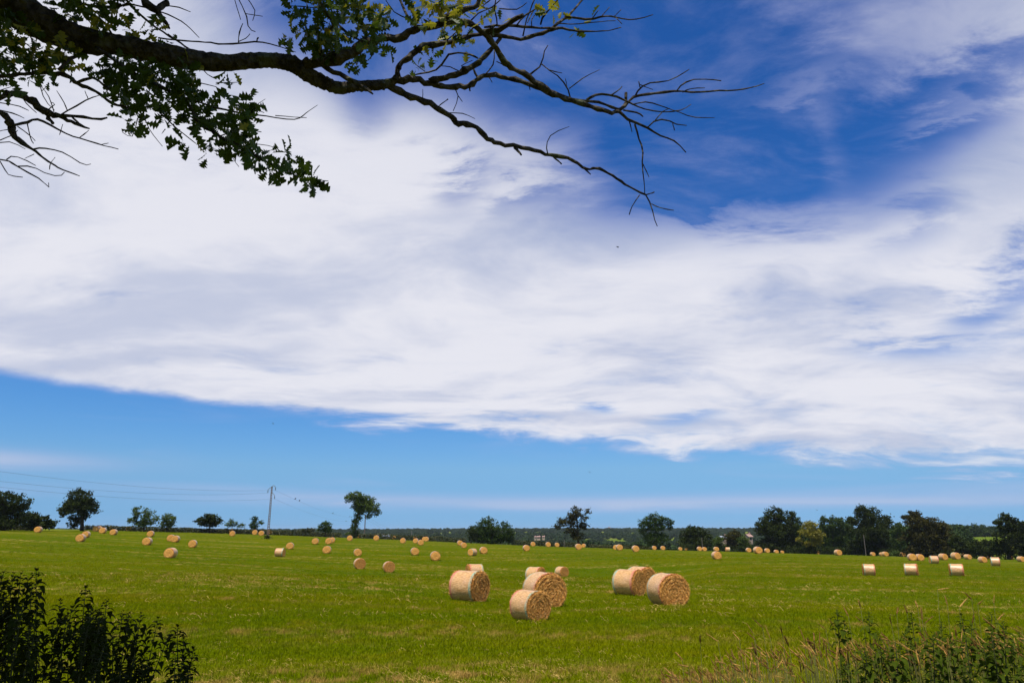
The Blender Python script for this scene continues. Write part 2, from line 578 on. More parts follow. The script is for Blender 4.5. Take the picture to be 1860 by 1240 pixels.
def face_material():
    """the rolled end of a bale: rings of straw round a core"""
    m, T, b = material('rolled_straw')
    p = obj_pos(T)
    x, y, z = T.sep(p)
    r = T.m('SQRT', T.m('ADD', T.m('MULTIPLY', y, y), T.m('MULTIPLY', z, z)))
    th = T.m('ARCTAN2', y, z)
    oi = T.n('ShaderNodeObjectInfo').outputs['Random']
    wob = T.noise(T.comb(T.m('MULTIPLY', oi, 30.0), T.m('MULTIPLY', y, 2.0), T.m('MULTIPLY', z, 2.0)), 1.5, 4, 0.6)
    sp_ = T.m('ADD', T.m('ADD', T.m('MULTIPLY', r, 9.0), T.m('MULTIPLY', th, 0.159)), T.m('MULTIPLY', wob, 1.5))
    ring = T.noise(T.comb(T.m('MULTIPLY', sp_, 1.8), T.m('MULTIPLY', T.m('SINE', th), 2.2), T.m('MULTIPLY', T.m('COSINE', th), 2.2)), 1.7, 5, 0.65)
    fib = T.noise(p, 26.0, 4, 0.7)
    f = T.m('ADD', T.m('MULTIPLY', ring, 0.75), T.m('MULTIPLY', fib, 0.25))
    c = T.mix(T.ss(f, 0.38, 0.52), (0.32, 0.135, 0.026), (0.78, 0.37, 0.072))
    c = T.mix(T.ss(f, 0.52, 0.68), c, (0.86, 0.52, 0.18))
    T.put(b.inputs['Base Color'], c)
    b.inputs['Roughness'].default_value = 0.75
    bump(T, b, f, 1.0, 0.05)
    return m


def straw_material():
    m, T, b = material('loose_straw')
    p = obj_pos(T)
    f = T.noise(p, 16.0, 3, 0.7)
    c = T.mix(T.ss(f, 0.35, 0.55), (0.38, 0.165, 0.034), (0.80, 0.40, 0.085))
    c = T.mix(T.ss(f, 0.55, 0.72), c, (0.90, 0.60, 0.25))
    T.put(b.inputs['Base Color'], c)
    b.inputs['Roughness'].default_value = 0.6
    return m


M = {}
M['ground'] = ground_material()
M['blade'] = blade_material()
M['net'] = net_material()
M['red'] = band_material('red_net_edge', (0.58, 0.16, 0.11))
M['green'] = band_material('green_net_edge', (0.22, 0.42, 0.29))
M['face'] = face_material()
M['straw'] = straw_material()
M['oak_dark'] = leaf_material('dark_oak_leaf', (0.018, 0.026, 0.005), (0.038, 0.054, 0.009), (0.060, 0.060, 0.012), 0.6, 0.12, 0.6, 0.06)
M['oak_brown'] = leaf_material('brownish_leaf', (0.028, 0.026, 0.005), (0.065, 0.060, 0.012), (0.10, 0.075, 0.018), 0.6, 0.12, 0.6, 0.06)
M['bush'] = leaf_material('bush_leaf', (0.022, 0.040, 0.006), (0.050, 0.085, 0.012), (0.065, 0.085, 0.014), 0.6, 0.15, 0.6, 0.06)
M['light'] = leaf_material('light_leaf', (0.045, 0.075, 0.012), (0.085, 0.12, 0.020), (0.11, 0.13, 0.03), 0.6, 0.18, 0.6, 0.08)
M['poplar'] = leaf_material('poplar_leaf', (0.028, 0.050, 0.010), (0.060, 0.090, 0.018), None, 0.6, 0.15, 0.6, 0.06)
M['yellow'] = leaf_material('yellow_leaf', (0.12, 0.12, 0.010), (0.28, 0.235, 0.018), (0.20, 0.17, 0.02), 0.8, 0.15)
M['hedge'] = leaf_material('hedge_leaf', (0.030, 0.036, 0.007), (0.070, 0.074, 0.014), (0.12, 0.075, 0.022), 0.35, 0.12)
M['wood'] = leaf_material('far_wood_leaf', (0.022, 0.042, 0.012), (0.048, 0.075, 0.020), (0.06, 0.085, 0.02), 0.02, 0.0, 0.8, 0.05)
M['oakleaf'] = leaf_material('lobed_oak_leaf', (0.030, 0.052, 0.005), (0.060, 0.095, 0.008), None, 2.2, 0.32, 0.45, 0.2)
M['oakleaf_lit'] = leaf_material('backlit_oak_leaf', (0.16, 0.17, 0.012), (0.24, 0.22, 0.015), (0.30, 0.08, 0.02), 2.2, 0.45, 0.45, 0.3)  # brighter yellow-green paints the sun shining through the leaf
M['nettle'] = leaf_material('nettle_leaf', (0.015, 0.020, 0.002), (0.030, 0.040, 0.003), (0.055, 0.055, 0.006), 4.0, 0.22, 0.7, 0.03)  # corner nettles: part of the deep shade is put into the leaf colour
M['herb'] = leaf_material('lit_nettle_leaf', (0.036, 0.055, 0.004), (0.070, 0.098, 0.006), (0.12, 0.11, 0.014), 4.0, 0.3, 0.7, 0.03)  # same nettle leaf, its colour lightened for the brighter-lit bank
M['hay'] = plain('loose_hay', (0.52, 0.33, 0.09), 0.7, 0.4, 20)
M['stem'] = plain('plant_stem', (0.055, 0.060, 0.018))
M['stalk'] = plain('dry_grass_stalk', (0.20, 0.19, 0.055))
M['seed_pale'] = plain('pale_seed_head', (0.44, 0.25, 0.055), 0.7, 0.4, 60)
M['seed_brown'] = plain('brown_seed_head', (0.21, 0.10, 0.022), 0.7, 0.4, 60)
M['bark'] = bark_material('oak_bark', (0.028, 0.022, 0.015), (0.10, 0.085, 0.062), 9.0)
M['deadwood'] = bark_material('dead_oak_wood', (0.045, 0.036, 0.028), (0.14, 0.12, 0.095), 22.0)
M['trunk'] = bark_material('field_tree_bark', (0.03, 0.024, 0.016), (0.08, 0.065, 0.045), 2.0)
M['concrete'] = plain('weathered_concrete', (0.14, 0.105, 0.08), 0.9, 0.2, 3.0)
M['steel'] = plain('grey_steel', (0.16, 0.16, 0.17), 0.5, 0.1, 3.0)
M['wire'] = plain('power_wire', (0.10, 0.11, 0.13), 0.5, 0.05)
M['glass'] = plain('glass_insulator', (0.10, 0.13, 0.14), 0.2, 0.05)
M['timber'] = plain('grey_timber', (0.17, 0.145, 0.12), 0.9, 0.25)
M['plaster'] = plain('cream_plaster', (0.40, 0.30, 0.21), 0.9, 0.1)
M['slate'] = plain('grey_roof', (0.30, 0.33, 0.38), 0.7, 0.1)
M['tile'] = plain('pinkish_roof_tile', (0.38, 0.24, 0.19), 0.9, 0.15)
M['pane'] = plain('dark_window', (0.03, 0.035, 0.04), 0.2, 0.05)
M['bird'] = plain('dark_plumage', (0.02, 0.02, 0.024), 0.7, 0.2)


def hill_material():
    m, T, b = material('far_meadow')
    p = geo_pos(T)
    a = T.noise(p, 0.006, 3, 0.6)
    c = T.mix(T.ss(a, 0.4, 0.6), (0.10, 0.15, 0.012), (0.19, 0.20, 0.035))
    c = T.mix(T.m('MULTIPLY', T.noise(p, 0.15, 4, 0.6), 0.5), c, (0.14, 0.17, 0.02))
    T.put(b.inputs['Base Color'], c)
    b.inputs['Roughness'].default_value = 0.95
    b.inputs['Specular IOR Level'].default_value = 0.0
    return m


M['hill'] = hill_material()

# ------------------------------------------------------------------ lie of the land
BALES = [
    (-8, 10, 952, 963, 22, ''), (60.6, 77, 955.8, 966.8, 22, ''), (136.5, 155.4, 969.7, 983.5, 22, ''), (148, 163.5, 964.3, 976, 22, ''),
    (167.6, 181, 954.8, 965, 20, ''), (174, 185, 954.8, 964, 20, 'h'), (178.4, 194, 957.7, 968.4, 20, ''), (195, 206, 955, 963, 15, ''),
    (198, 213.7, 960.6, 971.3, 22, ''), (228, 239, 955, 963, 12, ''), (266, 280, 963.5, 974.6, 15, ''), (258, 275.6, 975.5, 990, 20, ''),
    (303, 317, 970.7, 983, 10, ''), (309.7, 326.7, 972, 984.5, 20, ''), (341, 358, 980.6, 994.5, 12, ''), (297, 321, 995, 1013.5, 24, ''),
    (415, 424.4, 959, 967, 5, ''), (415.6, 427.8, 963.6, 973.4, 6, ''), (457, 468.3, 961.7, 971, 6, ''), (468.7, 480.3, 963, 972.6, 6, ''),
    (485.5, 494, 960.5, 969.7, 5, ''), (519, 534, 984.6, 997.3, 6, ''), (497.7, 519, 995.6, 1011, -66, ''), (566, 579, 976.6, 988.3, 5, ''),
    (590.5, 603.5, 976, 988, 5, ''), (598, 608, 975.4, 985.6, 5, 'h'), (584.7, 602, 990.7, 1005, 5, ''), (629.5, 641, 971.7, 981.8, 5, ''),
    (648, 657, 969.7, 977, 5, ''), (678, 688.7, 971.7, 981.5, 5, ''), (640, 658.7, 995.6, 1009.5, -5, ''), (641.7, 663.4, 1014, 1033, -10, ''),
    (694.6, 717.3, 1019.5, 1039, -8, ''), (711.6, 720.4, 972.5, 979.7, 5, ''), (726, 737.4, 976.4, 986.4, 5, ''), (749, 758.6, 973.4, 981, 5, ''),
    (749.6, 760.5, 976.8, 986.2, 10, ''), (758, 769.7, 979.7, 990, -5, ''), (766.5, 775, 974, 982.5, 5, ''), (769, 779.7, 974, 983, 5, ''),
    (830, 840.5, 980.7, 990.3, -8, ''), (835.6, 849, 984.6, 995, -8, ''), (848, 868, 995.8, 1009, 38, ''), (869.8, 886.3, 992.4, 1005.4, -12, ''),
    (744.5, 761.7, 994.4, 1008.3, -8, ''), (781, 799.7, 1000.5, 1018, -6, ''), (947.8, 964, 989, 1000.5, -14, ''), (963, 973, 983.6, 991.7, -8, ''),
    (989.7, 1001.5, 984, 993, -10, ''), (1006.6, 1017, 985, 993, -10, ''), (1042.8, 1058.5, 987, 998, -14, ''), (1055, 1065.7, 986.6, 993.8, 12, ''),
    (848, 876, 1029.7, 1052, 72, 'h'), (813, 890.6, 1036.6, 1093, -52, ''), (953.6, 992, 1030.6, 1058, -55, 'h'), (1006.5, 1034.4, 1029, 1048, -38, ''),
    (944, 1033.6, 1040, 1104, -23, ''), (920, 1005.8, 1075, 1127, -40, ''), (1115, 1172, 1033.7, 1081, -55, ''), (1147, 1182.5, 1029, 1072, -42, 'h'),
    (1170.5, 1258, 1040, 1101, -27, ''), (1117, 1133, 988, 999, -14, ''), (1114, 1123, 989, 998, 5, 'h'), (1145.8, 1163, 990, 1002, -16, ''),
    (1182.6, 1194, 989, 996.4, -14, ''), (1198, 1210, 989, 996.6, -14, ''), (1230, 1241, 991.3, 997.7, -15, ''), (1241, 1251, 992.8, 998, -15, ''),
    (1264, 1277, 990, 998, -18, ''), (1274, 1285, 991, 998.5, -15, ''), (1294, 1308, 991, 999.5, -18, ''), (1316, 1328, 992, 1000, 80, ''),
    (1291.7, 1312, 1000.7, 1015.4, -22, ''), (1353, 1366.4, 992.8, 1001, -20, ''), (1367.7, 1386, 990.7, 1004, -24, ''), (1386, 1401, 993.6, 1002, -22, ''),
    (1404, 1416, 995.8, 1002.6, -24, ''), (1415.5, 1426, 997.5, 1003, -24, ''), (1479.5, 1491, 1000, 1006, -25, ''), (1513.8, 1531.6, 997.5, 1008.4, -32, ''),
    (1534, 1545, 1002.7, 1007.5, -28, 'c'), (1551.5, 1558, 1005, 1007.7, -28, 'c'), (1558, 1569, 1002.7, 1008, -28, 'c'), (1600, 1616, 1000, 1009, -38, ''),
    (1632.5, 1646, 1001.5, 1009.5, -35, ''), (1650, 1664.5, 1005, 1017.7, -20, ''), (1662, 1680, 1005.7, 1018, -26, ''), (1679, 1692.6, 1002, 1010.6, -35, ''),
    (1687, 1706.7, 1009, 1023.5, 74, ''), (1704.8, 1723, 1004.8, 1016.8, -42, ''), (1719.5, 1730, 1004, 1011.6, -42, ''), (1728, 1745.4, 1003, 1015.7, -42, ''),
    (1745, 1755.5, 1003.6, 1010, -42, ''), (1750, 1767, 1006, 1015.7, -45, ''), (1775, 1796, 1010, 1021.5, -42, ''), (1789, 1802.6, 1004.6, 1013, -42, ''),
    (1799.7, 1817.7, 1011.9, 1027.7, 84, ''), (1827, 1842, 1006.7, 1015, -45, ''), (1847.7, 1863, 1010, 1020, -42, ''), (1565.8, 1593, 1023.6, 1045, 84, ''),
    (1643, 1669, 1023, 1045, -88, ''), (1725, 1753, 1023.9, 1046, 86, '')
]


def az_of(u):
    return math.atan2((u - 930) / F, 0.97)


EDGE = [(-900, 185), (0, 186), (100, 200), (200, 224), (480, 228), (720, 250), (850, 240), (1000, 236), (1250, 285), (1450, 290), (1600, 276), (1750, 275), (1900, 262), (2800, 262)]
EU, ER = np.array([az_of(e[0]) for e in EDGE]), np.array([e[1] for e in EDGE], float)


def r_edge(az):
    return np.interp(az, EU, ER)


def build_land():
    C = []                                   # control points: azimuth, ground distance, height relative to the eye
    for (x0, x1, t, b, yaw, fl) in BALES:
        if fl:
            continue
        th = rad(abs(yaw))
        wd = 1.35 * math.cos(th) + 1.22 * math.sin(th)
        d = math.sqrt(1.35 * F / (b - t) * wd * F / (x1 - x0))
        q = ray((x0 + x1) / 2, b) * d
        C.append((math.atan2(q[0], q[1]), math.hypot(q[0], q[1]), q[2], 1.0))
    for u, v in ((-250, 956), (0, 961), (100, 962.5), (200, 962.5), (340, 965), (480, 969), (600, 973), (700, 978), (850, 986), (1000, 992), (1100, 995), (1250, 998.5), (1350, 1001), (1450, 1003.5), (1600, 1007), (1750, 1011), (1860, 1013), (2100, 1018)):
        a = az_of(u)
        r = float(r_edge(a))
        C.append((a, r, (HZ - v) / F * r * math.cos(a) / 0.97 * 0.97, 3.0))
    for a in np.linspace(-0.8, 0.8, 17):
        for r, z in ((0.4, -1.70), (3, -1.72), (5, -1.80), (7.5, -1.98), (10.5, -2.30), (14, -2.55), (20, -2.85)):
            C.append((a, r, z + 0.05 * a * 0, 2.0))
    for u in (-500, -100, 150, 400, 650, 900, 1150, 1400):
        a = az_of(u)
        for r, z in ((340, -10), (430, -20), (700, -26), (1000, -20), (1500, -10), (2300, 0 if u < 800 else 3), (3200, 5 if u < 800 else 8), (5200, 8), (8000, 0)):
            C.append((a, r, z, 1.5))
    for u in (1650, 1800, 1950, 2300):
        a = az_of(u)
        for r, z in ((330, -10.5), (430, -9.5), (560, -6), (740, -2.6), (1000, -4), (1500, -3), (2300, 3), (3200, 5), (5200, 6), (8000, 0)):
            C.append((a, r, z, 1.5))
    return np.array(C)


CP = build_land()
_field = CP[(CP[:, 1] > 20) & (CP[:, 1] < 300)]
_A = np.c_[np.ones(len(_field)), _field[:, 1] * np.sin(_field[:, 0]), _field[:, 1] * np.cos(_field[:, 0])]
PLANE = np.linalg.lstsq(_A, _field[:, 2], rcond=None)[0]


def plane_at(az, r):
    rr = np.minimum(r, 300.0) * np.clip((r - 12.0) / 30.0, 0, 1)
    return PLANE[0] + PLANE[1] * rr * np.sin(az) + PLANE[2] * rr * np.cos(az)


CRES = CP[:, 2] - plane_at(CP[:, 0], CP[:, 1])


def height_polar(az, r):
    az = np.clip(np.asarray(az, float), -0.85, 0.85)
    r = np.maximum(np.asarray(r, float), 0.3)
    shp = np.broadcast(az, r).shape
    az, r = np.broadcast_to(az, shp).ravel(), np.broadcast_to(r, shp).ravel()
    out = np.empty(len(az))
    lr = np.log(r + 2.0)
    cl = np.log(CP[:, 1] + 2.0)
    for s in range(0, len(az), 4000):
        e = slice(s, s + 4000)
        q = ((az[e, None] - CP[None, :, 0]) / 0.10) ** 2 + ((lr[e, None] - cl[None, :]) / 0.13) ** 2
        w = np.exp(-0.5 * q) * CP[None, :, 3] + 1e-9 * np.exp(-0.02 * q)
        out[e] = (w * CRES).sum(1) / w.sum(1)
    return (out + plane_at(az, r)).reshape(shp)


def ground(x, y):
    return float(height_polar(math.atan2(x, y), math.hypot(x, y)))


def ground_v(x, y):
    return height_polar(np.arctan2(x, y), np.hypot(x, y))


def hit(u, v, d0=6.0, d1=330.0):
    """where the line of sight through a point of the photograph meets the land"""
    q = ray(u, v)
    ds = np.geomspace(d0, d1, 700)
    zz = ground_v(q[0] * ds, q[1] * ds)
    below = q[2] * ds < zz
    i = int(np.argmax(below))
    if not below.any():
        i = int(np.argmin(q[2] * ds - zz))
    d = ds[i]
    return q * d


def on_land(u, r):
    a = az_of(u)
    x, y = r * math.sin(a), r * math.cos(a)
    return np.array([x, y, ground(x, y)])


LABELS = [
    'pale hay bale cut by the picture edge beneath the dark bush',
    'hay bale alone in front of the straggly hedge bush beside the dark edge oak',
    'lower and larger of two overlapping hay bales below the round-crowned oak',
    'upper of two overlapping hay bales below the round-crowned oak, half behind its partner',
    'first hay bale of the cluster against the hedge just past the round-crowned oak',
    'hay bale nearly hidden between two others of the cluster past the round-crowned oak',
    'front hay bale of the cluster past the round-crowned oak, hiding another',
    'small hay bale touching the hedge line, last of the cluster past the round-crowned oak',
    'lowest hay bale of the cluster past the round-crowned oak, below a smaller one',
    'solitary small hay bale at the hedge below the pair of light green trees',
    'upper of two hay bales standing one above the other under the twin light trees',
    'lower of two hay bales standing one above the other under the twin light trees',
    'rear hay bale of the overlapping pair below the low spreading tree',
    'front hay bale of the overlapping pair below the low spreading tree',
    'hay bale standing alone just below the low spreading tree',
    'larger hay bale standing alone low in the field, sunlit wrap on one flank',
    'upper hay bale of a stacked-looking pair below the pale hedge shrub',
    'lower hay bale of a stacked-looking pair below the pale hedge shrub',
    'hay bale second from the concrete pole on its tree side',
    'hay bale beside the concrete pole on its tree side, slightly lower',
    'hay bale half behind the foot of the concrete pole',
    'hay bale with a dark patch in its face, above the sideways wrapped bale',
    'white wrapped hay bale lying sideways with pink edge, below the concrete pole',
    'hay bale alone under the small round tree past the concrete pole',
    'front hay bale of an overlapping pair below the small round tree',
    'rear hay bale of an overlapping pair below the small round tree',
    'hay bale directly below the overlapping pair under the small round tree',
    'hay bale at the foot of the leaning ivy-clad tree, on its pole side',
    'small hay bale at the hedge beside the trunk of the leaning ivy-clad tree',
    'hay bale below the far timber pole behind the leaning tree',
    'upper hay bale of three descending below the leaning ivy-clad tree',
    'middle hay bale of three descending below the leaning tree, notch in its face',
    'lowest hay bale of three descending below the leaning tree, largest of them',
    'small hay bale on the hedge line just past the distant grey barn roof',
    'hay bale one step below the hedge, between barn roof and tight cluster',
    'topmost hay bale of the tight cluster below the small distant pole',
    'middle hay bale of the tight cluster below the small distant pole',
    'lowest hay bale of the tight cluster below the small distant pole',
    'half hidden hay bale of the last overlapping pair before the broad bush',
    'full hay bale of the last overlapping pair on the hedge before the broad bush',
    'upper hay bale of the pair at the foot of the broad rounded bush',
    'lower hay bale of the pair at the foot of the broad rounded bush',
    'hay bale turned to show its pink-edged wrap, below the broad rounded bush',
    'round hay bale just past the pink-edged turned one below the broad bush',
    'hay bale below the tight cluster, higher of two single bales',
    'hay bale low in mid field with dark shadow at its foot, before the broad bush',
    'hay bale between the broad bush and the ragged brown tree, close to the bush',
    'small hay bale against the hedge, under the distant cream house',
    'hay bale on the hedge line midway between cream house and ragged brown tree',
    'hay bale on the hedge line beside the slim post near the ragged brown tree',
    'hay bale at the foot of the ragged brown tree, front of two',
    'pale hay bale behind another at the foot of the ragged brown tree',
    'wrapped hay bale peeping over the top of the large pink and green edged bale',
    'large hay bale with pink rear edge and green front edge, standing by itself',
    'wrapped hay bale rising behind the biggest bale of the close trio',
    'small hay bale just behind the close trio with its end facing across the field',
    'biggest hay bale of the close trio, broad face of coiled straw',
    'squat hay bale lowest in the field, in front of the biggest bale',
    'hay bale with green rear edge and pink front edge, front of an overlapping two',
    'hay bale hidden behind the green and pink edged one, top showing',
    'large round-faced hay bale with pink front edge overlapping two others',
    'hay bale below the water tower, first past the ragged brown tree',
    'sliver of a hay bale hidden behind the one below the water tower',
    "hay bale just before the spreading tree, below the tree's outer branches",
    'first hay bale directly under the spreading tree',
    'second hay bale directly under the spreading tree',
    'small hay bale in front of the dome-shaped tree, first of its pair',
    'smallest hay bale in front of the dome-shaped tree, second of its pair',
    'hay bale just past the slim grey pole by the dome-shaped tree',
    'hay bale tucked behind the one past the slim grey pole',
    'hay bale in front of the light green shrub past the dome-shaped tree',
    'hay bale lying sideways on the crest before the brownish thorn tree',
    'single round hay bale standing below the crest row, before the big oak',
    'first hay bale of the crest row in front of the big spreading oak',
    'biggest hay bale of the crest row in front of the big spreading oak',
    'hay bale behind the biggest one in the crest row by the big oak',
    'fourth hay bale of the crest row by the big oak',
    'last hay bale of the crest row, ending between big oak and yellow tree',
    'hay bale half sunk behind the crest under the yellow flowering tree',
    'hay bale on the crest below the dark poplars, face turned aside, pole behind',
    'low hay bale just past the pole below the poplars, sunk behind the crest',
    'tiny top of a hay bale showing over the crest below the tallest dark oak',
    'hay bale half behind the crest below the tallest dark oak',
    'hay bale alone on the crest at the outer branches of the tallest dark oak',
    'hay bale at the edge of the wood, beside the pale ground shrub',
    'rear hay bale of two overlapping in front of the wood, smaller end',
    'front hay bale of two overlapping in front of the wood',
    'small hay bale against the dark wood between the overlapping pair and sideways one',
    'upright-looking sideways wrapped hay bale before the dark wood, highest of the sideways ones',
    'hay bale just behind the sideways one before the dark wood',
    'small hay bale against the dark hedge, behind a larger overlapping one',
    'tall hay bale overlapping a small one against the dark hedge',
    'small hay bale at the dark hedge above a wider one',
    'wide hay bale in front of a small one at the dark hedge',
    'hay bale overlapped by a white sideways one near the picture edge',
    'small hay bale against the hedge above the white sideways one',
    'white sideways hay bale with pink edge near the picture edge, beside a tan one',
    'hay bale standing under the last dark tree near the picture edge',
    'hay bale at the picture edge with tall grass tops before it',
    'white wrapped hay bale seen side-on, first of the row of three',
    'white wrapped hay bale seen side-on, middle of the row of three',
    'white wrapped hay bale seen side-on, last of the row of three',
]


# the field: one sheet from under the camera out to its hedges, all the way round
def build_field():
    az = np.unique(np.concatenate([np.linspace(-math.pi, -0.85, 30), np.linspace(-0.85, 0.85, 260), np.linspace(0.85, math.pi, 30)]))
    tt = np.geomspace(0.4, 1.0 * 186, 120) / 186.0
    V, k = [], len(tt)
    A, Tt = np.meshgrid(az, tt, indexing='ij')
    RR = 0.4 + (Tt - tt[0]) / (1 - tt[0]) * (r_edge(np.clip(A, -0.85, 0.85)) - 0.4)
    Z = height_polar(A, RR)
    V = np.stack([RR * np.sin(A), RR * np.cos(A), Z], -1).reshape(-1, 3)
    n = len(az)
    i, j = np.meshgrid(np.arange(n - 1), np.arange(k - 1), indexing='ij')
    f = np.stack([i * k + j, i * k + j + 1, (i + 1) * k + j + 1, (i + 1) * k + j], -1).reshape(-1, 4)
    V = np.vstack([V, [[0, 0, -1.7]]])
    V2 = len(V) - 1
    me = new_mesh('field', V, f, M['ground'], smooth=True)
    import bmesh
    bm = bmesh.new()
    bm.from_mesh(me)
    bm.verts.ensure_lookup_table()
    for q in range(n - 1):
        bm.faces.new((bm.verts[V2], bm.verts[q * k], bm.verts[(q + 1) * k])).smooth = True
    bmesh.ops.remove_doubles(bm, verts=bm.verts, dist=0.0005)
    bmesh.ops.recalc_face_normals(bm, faces=bm.faces)
    bm.normal_update()
    if sum(fc.normal.z for fc in bm.faces) < 0:
        bmesh.ops.reverse_faces(bm, faces=bm.faces)
    bm.to_mesh(me)
    bm.free()
    put('field', me, kind='structure', label='green hay field sloping away to its hedges')
    # land beyond the hedges
    tt = np.geomspace(1.0, 60.0, 90)
    A, Tt = np.meshgrid(az, tt, indexing='ij')
    e = r_edge(np.clip(A, -0.85, 0.85))
    RR = np.minimum(e * Tt, 9000)
    Z = height_polar(A, RR)
    V = np.stack([RR * np.sin(A), RR * np.cos(A), Z], -1).reshape(-1, 3)
    k = len(tt)
    i, j = np.meshgrid(np.arange(n - 1), np.arange(k - 1), indexing='ij')
    f = np.stack([i * k + j, (i + 1) * k + j, (i + 1) * k + j + 1, i * k + j + 1], -1).reshape(-1, 4)
    put('hills', new_mesh('hills', V, f, M['hill'], smooth=True), kind='structure', label='far low hills and meadows beyond the hedges')


build_field()

# ------------------------------------------------------------------ trees of the field edge
def leaf_quads(centres, size, squash=1.0, up=0.35):
    """little leaf sprays: one rhombus each, random attitude"""
    n = len(centres)
    a = R.normal(size=(n, 3))
    a /= np.linalg.norm(a, axis=1)[:, None]
    b = R.normal(size=(n, 3))
    b[:, 2] *= 1 - up
    b -= a * (a * b).sum(1)[:, None]
    b /= np.linalg.norm(b, axis=1)[:, None] + 1e-9
    s = size * (0.6 + 0.8 * R.random(n))[:, None]
    v = np.stack([centres - a * s * 0.6, centres + b * s * 0.36, centres + a * s * 0.6, centres - b * s * 0.36], 1)
    return v


def crown_points(c, r, per_m2, leaf, clump, openness):
    """leaf centres in clumps spread through one lobe of a crown (c centre, r half axes)"""
    area = 4 * math.pi * ((r[0] * r[1]) ** 1.6 / 3 + (r[0] * r[2]) ** 1.6 / 3 + (r[1] * r[2]) ** 1.6 / 3) ** (1 / 1.6)
    nc = max(6, int(area / (clump * clump) * 0.62 * (1 - openness)))
    d = R.normal(size=(nc, 3))
    d /= np.linalg.norm(d, axis=1)[:, None]
    q = (0.35 + 0.65 * R.random(nc) ** 0.55) * (1 + 0.10 * R.normal(size=nc))
    cc = c + d * q[:, None] * r
    k = max(8, int(per_m2 * clump * clump * 4))
    off = R.normal(size=(nc, k, 3)) * clump * np.array([0.46, 0.46, 0.32])
    return (cc[:, None, :] + off).reshape(-1, 3), cc


TREES = []


def tree(name, label, cat, u, r, blobs, mat, trunk=None, group=None, leaf=0.42, clump=0.85, openness=0.0, tw=0.30, dens=9.0, limbs=5):
    base = on_land(u, r)
    depth = float(base[1] * cp + base[2] * sp)
    root = put(name, None, loc=tuple(base), label=label, cat=cat, group=group)
    pts, heads = [], []
    for (bu, bv, rx, ry) in blobs:
        c = ray(bu, bv) * depth
        k = depth / F
        yd = (rx + ry) / 2 * k * 0.95
        c = c + np.array([0, R.uniform(-0.35, 0.35) * yd, 0])
        rr = np.array([rx * k, yd, ry * k * 0.966]) * 0.90
        p, cc = crown_points(c, rr, dens, leaf, min(clump, 0.42 * min(rr) + 0.25), openness)
        pts.append(p)
        heads.append(c)
    p = np.concatenate(pts)
    gz = base[2] + 0.05
    p = p[p[:, 2] > gz]
    v = leaf_quads(p - base, leaf)
    n = len(v)
    put('crown' if trunk else 'foliage', new_mesh(name + '_crown', v.reshape(-1, 3), np.arange(4 * n).reshape(n, 4), mat), root, kind='stuff')
    mb = MB()
    if trunk:
        tp = np.array([ray(a, b) * depth - base for a, b in trunk])
        tp[0] = (tp[0][0], 0, -0.3)
        path = smooth_path(tp, 10)
        mb.tube(path, np.linspace(tw * 1.25, tw * 0.45, 10), 9, 0.06)
        put('trunk', mb.mesh(name + '_trunk', M['trunk'], True), root)
        order = sorted(range(len(heads)), key=lambda i: -blobs[i][2] * blobs[i][3])[:limbs]
        for i in order:
            h = heads[i] - base
            j = int(np.argmin(np.abs(path[:, 2] - max(h[2] - 1.5, path[4, 2]))))
            mid = (path[j] * 0.55 + h * 0.45) + R.normal(size=3) * 0.25
            lb = MB()
            lb.tube(smooth_path([path[j], mid, h], 7), np.linspace(tw * 0.5, tw * 0.12, 7), 6, 0.05)
            put('limb', lb.mesh(name + '_limb', M['trunk'], True), root)
    else:
        for i in range(min(3, len(heads))):
            h = heads[i] - base
            lb = MB()
            lb.tube(smooth_path([(h[0] * 0.5, h[1] * 0.5, -0.2), h * np.array([0.8, 0.8, 0.5]), h], 6), np.linspace(tw * 0.5, tw * 0.1, 6), 6)
            put('stem', lb.mesh(name + '_stem', M['trunk'], True), root)
    return root


E1 = 'trees along the field edge'
tree('oak_tree', 'dark oak cut by the picture edge, over the first bales', 'tree', 5, 194, [(4, 912, 30, 25), (33, 914, 18, 18), (-20, 930, 34, 28), (16, 938, 34, 18), (-2, 950, 50, 12)], M['oak_dark'], [(5, 962), (6, 935), (4, 905)], E1, tw=0.45)
tree('hedge_bush', 'straggly low bush trailing from the dark edge oak down to the hedge', 'bush', 74, 200, [(58, 942, 20, 13), (80, 946, 17, 10), (94, 951, 9, 9), (70, 953, 32, 7)], M['oak_dark'], None, E1)
tree('round_oak_tree', 'round-crowned oak standing alone with ivy at its trunk', 'tree', 149, 213, [(146, 905, 25, 19), (126, 918, 17, 15), (165, 920, 17, 15), (146, 921, 26, 15), (118, 930, 10, 9), (173, 928, 8, 6), (135, 945, 12, 14), (152, 938, 9, 9)], M['oak_dark'], [(149, 963), (149, 938), (147, 905)], E1, tw=0.40)
tree('light_tree', 'taller of the twin light green trees, two-headed crown', 'tree', 262, 226, [(250, 931, 9, 13), (268, 935, 13, 11), (243, 945, 9, 8), (268, 947, 15, 8), (283, 941, 7, 6), (258, 951, 16, 6)], M['light'], [(262, 965), (261, 945), (265, 928)], E1, leaf=0.36, openness=0.1, tw=0.2)
tree('light_tree', 'lower rounded companion beside the twin-headed light tree', 'tree', 304, 227, [(302, 942, 13, 11), (312, 944, 8, 8), (302, 953, 15, 6)], M['light'], [(304, 965), (303, 950), (303, 938)], E1, leaf=0.36, tw=0.18)
tree('low_tree', 'low spreading dark tree with a domed top in the hedge', 'tree', 381, 229, [(380, 941, 17, 10), (368, 946, 13, 8), (395, 945, 11, 7), (382, 950, 16, 7)], M['oak_dark'], [(381, 967), (381, 950), (381, 938)], E1, tw=0.22)
